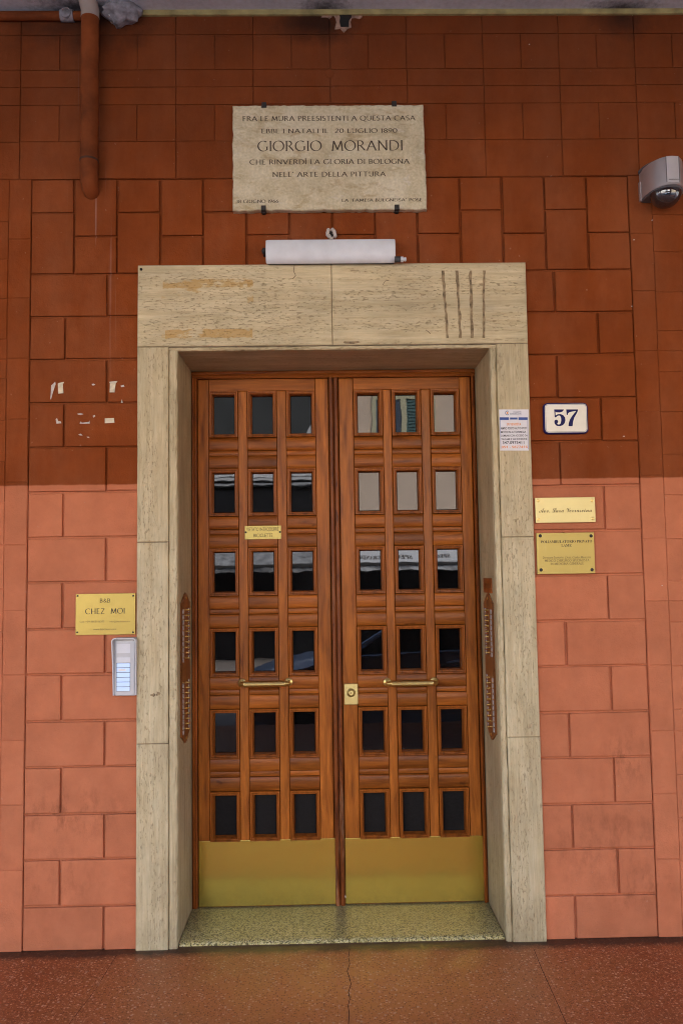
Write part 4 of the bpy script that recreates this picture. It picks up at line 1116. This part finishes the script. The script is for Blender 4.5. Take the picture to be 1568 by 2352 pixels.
# ------------------------------------------------------------------ bell boards on the reveals
def bell_board(side, label):
    X = X_IL if side == 'L' else X_IR; s = 1 if side == 'L' else -1      # boards face the middle of the doorway
    if side == 'L':
        ya, yb = RV(413.8, 1530, X)[0], RV(434.3, 1530, X)[0]; z1, z0 = RV(424, 1361, X)[1], RV(424, 1707, X)[1]
        fz = lambda z: RV(425, 1347.5+z*.1616, X)[1]
        bt = [fz(332+ (1012-332)*i/9) for i in range(10)]+[fz(1360+(2015-1360)*i/9) for i in range(10)]; sc = [fz(160), fz(2150)]
    else:
        ya, yb = RV(1137, 1530, X)[0], RV(1116.5, 1530, X)[0]; z1, z0 = RV(1124, 1362, X)[1], RV(1128, 1697, X)[1]
        fz = lambda z: RV(1126, 1310.75+z*.1717, X)[1]
        bt = [fz(532+(1097-532)*i/8) for i in range(9)]+[fz(1422+(2062-1422)*i/9) for i in range(10)]; sc = [fz(375), fz(2163)]
    T = thing('bell_board', label, 'doorbell panel', (X, (ya+yb)/2, z0), 'wooden bell boards in the door reveals')
    ym = (ya+yb)/2; hw = abs(yb-ya)/2; t = .006
    out = [(ya, z0+.045), (ya+hw*.25, z0+.035), (ya+hw*.75, z0+.006), (ym, z0), (yb-hw*.75, z0+.006), (yb-hw*.25, z0+.035), (yb, z0+.045), (yb, z1-.045), (yb-hw*.25, z1-.035), (yb-hw*.75, z1-.006), (ym, z1), (ya+hw*.75, z1-.006), (ya+hw*.25, z1-.035), (ya, z1-.045)]
    m = MB(); m.loops([[(X-s*.001, y, z) for y, z in out], [(X+s*(t-.002), y, z) for y, z in out], [(X+s*t, ym+(y-ym)*.94, z+(.002 if z < (z0+z1)/2 else -.002)) for y, z in out]])
    m.build('board', M['bell_wood'], T)
    xs = X+s*t
    b0 = MB(); b0.lathe((0, 0, 0), [(.006, -s*.001), (.006, s*.0015), (.0036, s*.0025), (.0036, s*.010), (.0048, s*.011), (.0048, s*.0145), (.003, s*.016)], 'X', 12)
    meb = mesh_only(b0, 'bell_button', M['brass'], True)
    t0 = MB(); t0.box(0, s*.0025, -.011, .011, -.0095, .0095); met = mesh_only(t0, 'name_tag', M['tag'])
    o0 = children_origin(T)
    for z in bt:
        p = Vector((xs, ym, z))-o0; link('bell_button', meb, T, p)
        for dy in (-hw*.62, hw*.62): link('name_tag', met, T, p+Vector((0, dy, -.004)))
    for z in sc:
        m = MB(); pr = [(.0075, -.001*s), (.0075, .001*s), (.004, .004*s), (.001, .0045*s)]
        m.lathe((xs, ym, z), pr, 'X', 12); m.build('screw', M['brass'], T, True)
    return T
bell_board('L', 'wooden board of brass bell buttons on the left reveal of the doorway')
bell_board('R', 'wooden board of brass bell buttons on the right reveal, under a small wood plate')
ya, za = RV(1129.5, 1328, X_IR); yb, zb = RV(1113, 1361, X_IR)
m = MB(); zc_ = [za+(zb-za)*k/3 for k in range(4)]; y0, y1 = sorted((ya, yb))
for k in range(3): m.box(X_IR-.006, X_IR+.002, y0, y1, zc_[k+1]+.0006, zc_[k]-.0006)
m.box(X_IR-.004, X_IR+.002, y0+.002, y1-.002, zb+.001, za-.001)
tag(m.build('wood_plate', M['wood_frame']), 'small blank dark wood plate above the right-hand bell board', 'plate')

# ------------------------------------------------------------------ downpipe and conduit, upper left
px_, _z = W(206, 230, -.05)
dp = thing('downpipe', 'orange painted rain pipe coming down from the ceiling and bending into the wall', 'pipe', (px_, 0, ZW(200, 452, -.03)))
zb_ = ZW(200, 455, -.02); rp_ = .0405
ztop_ = ZW(210, 40, -.055)
m = MB(); pts = [(px_, -.052, ztop_), (px_, -.052, zb_+.16), (px_-.001, -.050, zb_+.11), (px_-.002, -.038, zb_+.07), (px_-.003, -.016, zb_+.045), (px_-.003, .02, zb_+.035)]
m.tube(pts, [rp_, rp_, rp_, rp_*.97, rp_*.92, rp_*.9], 22); m.build('pipe', M['pipe_paint'], dp, True)
m = MB(); m.tube([(px_, -.052, ztop_), (px_, -.054, ztop_+.04), (px_-.012, -.075, ztop_+.10), (px_-.03, -.11, ztop_+.20), (px_-.045, -.15, ztop_+.36)], [rp_*1.02]*5, 22); m.build('bend', M['pipe_grey'], dp, True)
m = MB(); m.tube([(px_, -.052, zb_+.165), (px_, -.052, zb_+.155)], rp_+.0016, 22, False); m.build('joint_ring', M['crack'], dp, True)
cx0, cz0 = W(0, 80, -.02); cx1, cz1 = W(142, 60, -.02)
cd = thing('conduit', 'horizontal orange conduit under the ceiling at top left with a dark round fitting', 'conduit', (cx1, 0, cz1))
zz = Z_C-.022
m = MB(); m.tube([(-4.9, -.02, zz), (cx1, -.02, zz)], .021, 14); m.tube([(cx1+.05, -.02, zz), (px_-.04, -.02, zz)], .021, 14); m.build('tube', M['pipe_paint'], cd, True)
m = MB(); m.cyl((cx1-.005, -.02, zz), (cx1+.055, -.02, zz), .027); m.lathe((cx1+.025, -.045, zz), [(.024, .02), (.024, -.004), (.017, -.006), (.017, .004)], 'Y', 18); m.build('fitting', M['lump'], cd, True)
# lump of grey mortar by the pipe at the ceiling
cx, cz = W(277, 30, -.05)
def lump(c, r, seed, amp=.35, n=16):
    mm = MB(); lp = []
    for i in range(1, n):
        th_ = math.pi*i/n; ring = []
        for k in range(n+4):
            a = 2*math.pi*k/(n+4); d = Vector((math.sin(th_)*math.cos(a), math.sin(th_)*math.sin(a), math.cos(th_)))
            q = 1+amp*mnoise.noise(d*2.3+Vector((seed, 0, 0)))+amp*.5*mnoise.noise(d*6+Vector((0, seed, 0)))
            ring.append((c[0]+d.x*r[0]*q, c[1]+d.y*r[1]*q, c[2]+d.z*r[2]*q))
        lp.append(ring)
    mm.loops(lp); return mm
mm = lump((cx, -.03, cz+.02), (.085, .06, .055), 3); o_ = mm.build('mortar_lump', M['lump'], None, True)
tag(o_, 'grey lump of mortar smeared in the corner of ceiling and wall beside the pipe', 'mortar')
cx, cz = W(256, 38, -.03); m = MB(); m.lathe((cx, -.02, cz), [(.013, .02), (.013, -.02), (.009, -.022), (.009, -.03)], 'Y', 12)
tag(m.build('cable_clip', M['alu_light'], None, True), 'small pale metal cable clip between the rain pipe and the mortar lump', 'clip')

# ------------------------------------------------------------------ surveillance camera, upper right
dr = .135; DYc = -.035; dcx = W(1543, 400, -.16)[0]; rx_ = dcx-W(1474, 420, DYc)[0]
zt, zbm = W(1543, 356, DYc-dr)[1], W(1543, 417, DYc-dr)[1]
sc_ = thing('dome_camera', 'silver dome surveillance camera on the brown wall at upper right', 'camera', (dcx, 0, zbm))
def ushape(r, yback, n=26):
    kx = rx_/dr; out = [(dcx+r*kx, yback)]
    for k in range(n+1):
        a = R(0-180*k/n); out.append((dcx+r*kx*math.cos(a), DYc+r*math.sin(a)))
    out.append((dcx-r*kx, yback)); return out
m = MB()
lp = [[(x, y, z) for x, y in ushape(dr*q, -.002)] for q, z in ((.90, zbm-.012), (1.0, zbm-.008), (1.0, zt-.006), (.985, zt-.001), (.93, zt+.001))]
m.loops(lp); m.build('housing', M['cam_grey'], sc_, True)
m = MB(); vs = []; n = 6
for k in range(n+1):
    a = R(-102+24*k/n); vs += [(dcx+(dr+.0025)*math.cos(a), DYc+(dr+.0025)*math.sin(a), zbm-.001), (dcx+(dr+.0025)*math.cos(a), DYc+(dr+.0025)*math.sin(a), zt-.004)]
m.add(vs, [(2*i, 2*i+2, 2*i+3, 2*i+1) for i in range(n)]); vs2 = [(dcx+(x-dcx)*.97, DYc+(y-DYc)*.97, z) for x, y, z in vs]
m.add(vs2, [(2*i, 2*i+2, 2*i+3, 2*i+1) for i in range(n)])
m.build('front_panel', M['cam_light'], sc_, True)
m = MB()
for a_ in (-102, -78):
    for q_ in (0,): m.tube([(dcx+(dr+.0026)*math.cos(R(a_)), DYc+(dr+.0026)*math.sin(R(a_)), zbm), (dcx+(dr+.0026)*math.cos(R(a_)), DYc+(dr+.0026)*math.sin(R(a_)), zt-.003)], .0016, 6)
m.build('panel_seam', M['cam_under'], sc_)
m = MB(); lp = [[(x, y, z) for x, y in ushape(dr*q, -.003)] for q, z in ((.8, zbm-.020), (.93, zbm-.017), (.97, zbm-.011), (.97, zbm-.004))]; m.loops(lp); m.build('underside', M['cam_under'], sc_, True)
m = MB(); lp = []
rD = .068; DD = DYc-.055
for i in range(12):
    a = R(3+ 86*i/11); ring = []
    rr_ = rD*math.cos(a-R(3)); hh = -rD*.98*math.sin(a-R(3))
    for k in range(28):
        b = 2*math.pi*k/28; ring.append((dcx-.004+rr_*math.cos(b), DD+rr_*math.sin(b), zbm-.016+hh))
    lp.append(ring)
m.loops(lp); m.build('dome', M['dome'], sc_, True)
m = MB(); m.block(dcx-rx_-.004, dcx+rx_+.004, zbm-.014, zt-.045, .004, -.020, .004); m.build('wall_bracket', M['cam_grey'], sc_)
m = MB(); m.loops([[(dcx+.09*q*math.cos(R(-180*k/20)), -.004+.115*q*math.sin(R(-180*k/20)), z) for k in range(21)] for q, z in ((1, zt-.004), (1, zt+.010), (.93, zt+.016))]); m.build('top_cap', M['cam_under'], sc_)
m = MB(); letters_into(m, FS(SANSB('SAMSUNG')), dcx-.022, dcx+.022, zbm+.008, zbm+.0125, DYc-dr-.0035); m.build('maker_mark', M['ink'], sc_)

# ------------------------------------------------------------------ the street behind the camera (seen in the door panes)
stone_p = plain('pillar_stucco', (.36, .14, .08), .8, var=.15, nscale=6)
for i, (x, lab) in enumerate(((-4.4, 'square terracotta portico pillar on the left, towards the street'), (2.55, 'square terracotta portico pillar on the right, towards the street'),
        (-9.5, 'farther left terracotta portico pillar, towards the street'), (8.4, 'farther right terracotta portico pillar, towards the street'))):
    m = MB(); m.block(x-.32, x+.32, Z_G, 3.55, -3.78, -4.30, .02); m.box(x-.38, x+.38, -4.345, -3.72, Z_G, .28); m.box(x-.38, x+.38, -4.345, -3.72, 3.40, 3.569)
    tag(m.build('portico_pillar', stone_p), lab, 'pillar', 'pillars of the portico')
m = MB(); m.box(-15, 15, -4.34, -3.86, 3.57, Z_C+.01); tag(m.build('portico_beam', stone_p), 'terracotta beam over the portico openings towards the street', 'beam')
beige = plain('beige_facade', (.74, .60, .47), .85, var=.06, nscale=3)
slate = plain('dark_facade', (.036, .042, .044), .6, var=.3, nscale=2)
shopd = plain('dark_shopfront', (.012, .012, .014), .3, var=.3, nscale=3)
trimw = plain('white_trim', (.62, .64, .66), .7, var=.05)
cream = plain('cream_window_frame', (.56, .54, .36), .6, var=.05)
greens = plain('green_shutter', (.085, .17, .17), .6, var=.1)
awn = plain('white_awning', (.62, .66, .70), .8, var=.08, nscale=3)
FYB = -13.6
bd = thing('building', 'beige house across the street with green shuttered windows over dark shops', 'building', (5, FYB, -.30))
m = MB(); m.box(.05, 7, FYB-6, FYB, 2.9, 6.3); m.build('facade', beige, bd)
m = MB(); m.box(.05, 7, FYB-6, FYB-.25, -.29, 2.895); m.build('shopfront', shopd, bd)
m = MB(); m.box(.0, 7.0, FYB-6.1, FYB+.35, 6.305, 6.5); m.build('roof', plain('roof_tiles', (.3, .12, .07), .9), bd)
for k, x in enumerate((1.73, 4.6)):
    w0 = MB(); 
    for a, b, c, d in ((-.70, -.60, 3.9, 5.39), (.60, .70, 3.9, 5.39), (-.70, .70, 5.39, 5.49), (-.06, .06, 3.9, 5.39)): w0.box(x+a, x+b, FYB-.001, FYB+.06, c, d)
    wf = w0.build('window_frame', cream, bd)
    m = MB(); m.box(x-.60, x-.06, FYB-.001, FYB+.02, 3.9, 5.39); m.build('pane', plain('far_glass', (.05, .07, .11), .2), wf)
    m = MB(); m.box(x+.06, x+.60, FYB-.001, FYB+.02, 3.9, 5.39)
    for i in range(21): m.box(x+.09, x+.57, FYB+.021, FYB+.04, 3.93+i*.07, 3.97+i*.07)
    m.build('shutter', greens, wf)
bl_ = thing('building', 'dark grey building across the street with a white moulded string course', 'building', (-5, FYB, -.30))
m = MB(); m.box(-3.4, .045, FYB-6, FYB+.02, 3.5, 6.4); m.build('facade', slate, bl_)
m = MB(); m.box(-3.4, .045, FYB-6, FYB-.2, -.29, 3.495); m.build('shopfront', shopd, bl_)
m = MB(); m.box(-3.4, .04, FYB+.021, FYB+.25, 3.60, 3.66); m.box(-3.4, .04, FYB+.021, FYB+.18, 3.50, 3.54); m.box(-3.4, .04, FYB+.021, FYB+.08, 3.70, 3.80); m.build('string_course', trimw, bl_)
def plain_house(name, label, x0, x1, h, c):
    T = thing('building', label, 'building', ((x0+x1)/2, FYB, -.30)); m = MB(); m.box(x0, x1, FYB-6, FYB+.01, -.29, h); m.build('facade', plain(name, c, .85, var=.08, nscale=2), T)
    m = MB(); m.box(x0, x1, FYB-6.2, FYB+.4, h+.005, h+.2); m.build('roof', plain(name+'_roof', (.3, .12, .07), .9), T)
    n = int((x1-x0)/3)
    for k in range(n):
        x = x0+(k+.5)*(x1-x0)/n
        for z in (.9, 4.3):
            w0 = MB(); w0.box(x-.6, x+.6, FYB+.011, FYB+.05, z, z+1.6); f = w0.build('window_frame', cream, T); w0 = MB(); w0.box(x-.5, x+.5, FYB+.051, FYB+.06, z+.1, z+1.5); w0.build('pane', shopd, f)
plain_house('cream_facade', 'bright cream house far left across the street', -26, -3.42, 6.3, (.72, .70, .66))
plain_house('ochre_facade', 'ochre house far right across the street', 7.02, 26, 6.2, (.42, .34, .24))
m = MB(); m.prism([(-.47, 4.55), (-.2, 4.55), (-.24, 5.0)], FYB+.021, FYB+.06); m.build('sign_board', trimw, bl_)
def awning(x0, x1, label, words_, cloth):
    T = thing('awning', label, 'awning', ((x0+x1)/2, FYB-.2, 1.7), 'shop awnings across the street')
    yA, zA, yF, zF = FYB-.1, 2.6, FYB+1.5, 1.765
    m = MB(); m.add([(x0, yA, zA), (x1, yA, zA), (x1, yF, zF), (x0, yF, zF), (x0, yA, zA-.02), (x1, yA, zA-.02), (x1, yF, zF-.02), (x0, yF, zF-.02)], [(0, 1, 2, 3), (4, 7, 6, 5), (0, 3, 7, 4), (1, 5, 6, 2), (3, 2, 6, 7), (0, 4, 5, 1)])
    m.build('canopy', cloth, T)
    m = MB(); n = int((x1-x0)/.1); top = []; bot = []
    for k in range(n+1):
        x = x0+(x1-x0)*k/n; top.append((x, yF, 1.70)); bot.append((x, yF+.02*math.sin(k*1.3), 1.59+.03*abs(math.sin(k*.55))))
    m.add(top+bot, [(i, i+1, n+2+i, n+1+i) for i in range(n)]); m.build('valance', cloth, T)
    m = MB(); m.box(x0, x1, yF-.03, yF+.03, 1.705, 1.755); m.build('front_bar', plain('awning_bar', (.05, .05, .05), .5), T)
    for txt, xa, xb in words_:
        vs, fs = FS(SERIF(txt)); mm = MB(); a0 = min(v[0] for v in vs); a1 = max(v[0] for v in vs); b1 = max(v[1] for v in vs)
        out = []
        for v in vs:
            u = (v[0]-a0)/(a1-a0); h = .09*v[1]/b1
            t = .07+h*1.15; out.append((xb+(xa-xb)*u, yF-t*(yF-yA)+.004, zF+t*(zA-zF)+.01))
        mm.add(out, fs); mm.build('lettering', M['ink'], T)
awning(.2, 5.4, 'white shop awning with lettering across the street on the right', [('GRANDI', .66, 1.08), ('SPEC', 1.40, 1.72), ('SPEC', 2.2, 2.5)], awn)
awning(-5.2, -.25, 'plain grey stained shop awning across the street on the left', [], plain('grey_awning', (.30, .32, .34), .85, var=.5, nscale=6))
# ------------------------------------------------------------------ parked car at the kerb
carp = NT('car_paint'); carp.col((.46, .60, .82)); carp.set(Roughness=.3, Metallic=.0); carp.b.inputs['Coat Weight'].default_value = .6
carg = plain('car_glass', (.006, .007, .008), .05); tyre = plain('tyre_rubber', (.012, .012, .012), .8); rim = plain('rim_alloy', (.25, .25, .27), .35, .8)
cx0, cyn, cyf, zs = -1.05, -4.95, -6.75, -.42; KC = 1.13
car = thing('parked_car', 'blue grey car parked along the kerb of the portico', 'car', (cx0+2.1*KC, (cyn+cyf)/2, zs))
low = [(a*KC, b*KC) for a, b in [(0, .28), (-.03, .5), (.05, .66), (.35, .76), (1.2, .93), (2.6, .98), (3.7, 1.0), (4.1, .96), (4.22, .75), (4.2, .3), (3.8, .2), (.3, .2)]]
m = MB()
def side(pts, y, k=1.0, dz=0.0):
    mx = sum(p[0] for p in pts)/len(pts); mz = sum(p[1] for p in pts)/len(pts)
    return [(cx0+mx+(p[0]-mx)*k, y, zs+mz+(p[1]-mz)*k+dz) for p in pts]
m.loops([side(low, cyn-.10, .94), side(low, cyn-.02, .985), side(low, cyn-.05, 1.0), side(low, cyf+.05, 1.0), side(low, cyf+.02, .985), side(low, cyf+.10, .94)]); m.build('body', carp.m, car, True)
gr = [(a*KC, b*KC) for a, b in [(1.15, .92), (1.95, 1.42), (2.4, 1.48), (3.2, 1.44), (3.95, .98)]]
m = MB(); m.loops([side(gr, cyn-.12, 1.0), side(gr, cyn-.3, .97, .01), side(gr, cyf+.3, .97, .01), side(gr, cyf+.12, 1.0)]); m.build('windows', carg, car, True)
m = MB(); rf = [(a*KC, b*KC) for a, b in [(1.93, 1.40), (2.4, 1.475), (3.2, 1.435), (3.24, 1.46), (2.4, 1.51), (1.93, 1.44)]]; m.loops([side(rf, cyn-.2), side(rf, cyf+.2)]); m.tube([(cx0+1.15*KC, cyn-.12, zs+.94*KC), (cx0+1.95*KC, cyn-.2, zs+1.44*KC)], .035, 8); m.tube([(cx0+2.55*KC, cyn-.10, zs+.95*KC), (cx0+2.6*KC, cyn-.19, zs+1.47*KC)], .04, 8); m.build('roof', carp.m, car, True)
for wx, wy, s in ((.85, cyn-.04, 1), (3.35, cyn-.04, 1), (.85, cyf+.04, -1), (3.35, cyf+.04, -1)):
    m = MB(); m.lathe((cx0+wx*KC, wy, zs+.315*KC), [(.2, s*.03), (.29, s*.03), (.315, 0), (.315, -s*.16), (.2, -s*.18)], 'Y', 28); w_ = m.build('wheel', tyre, car, True)
    m = MB(); m.lathe((cx0+wx*KC, wy, zs+.315*KC), [(.05, s*.036), (.06, s*.02)], 'Y', 14)
    for k in range(7):
        a = 2*math.pi*k/7; m.tube([(cx0+wx*KC+.04*math.cos(a), wy+s*.033, zs+.315*KC+.04*math.sin(a)), (cx0+wx*KC+.205*math.cos(a), wy+s*.033, zs+.315*KC+.205*math.sin(a))], .014, 6)
    m.build('rim', rim, w_, True)
m = MB(); hl = [(a*KC, b*KC) for a, b in [(.02, .60), (.10, .70), (.42, .77), (.34, .62), (.12, .56)]]; m.loops([side(hl, cyn-.10), side(hl, cyn-.02, .95)]); m.build('headlight', plain('headlight_lens', (.75, .8, .85), .1), car, True)
for hx_ in (2.3, 3.3):
    m = MB(); m.tube([(cx0+hx_*KC, cyn+.0, zs+.84*KC), (cx0+hx_+.09, cyn+.02, zs+.85*KC), (cx0+hx_+.18, cyn+.0, zs+.85*KC)], .016, 8); m.build('door_handle', carp.m, car, True)
m = MB(); m.tube([(cx0+1.45*KC, cyn-.02, zs+.5*KC), (cx0+1.52*KC, cyn-.02, zs+.93*KC)], .006, 6); m.tube([(cx0+2.58*KC, cyn-.02, zs+.32*KC), (cx0+2.56*KC, cyn-.02, zs+.96*KC)], .006, 6); m.build('door_seam', tyre, car)
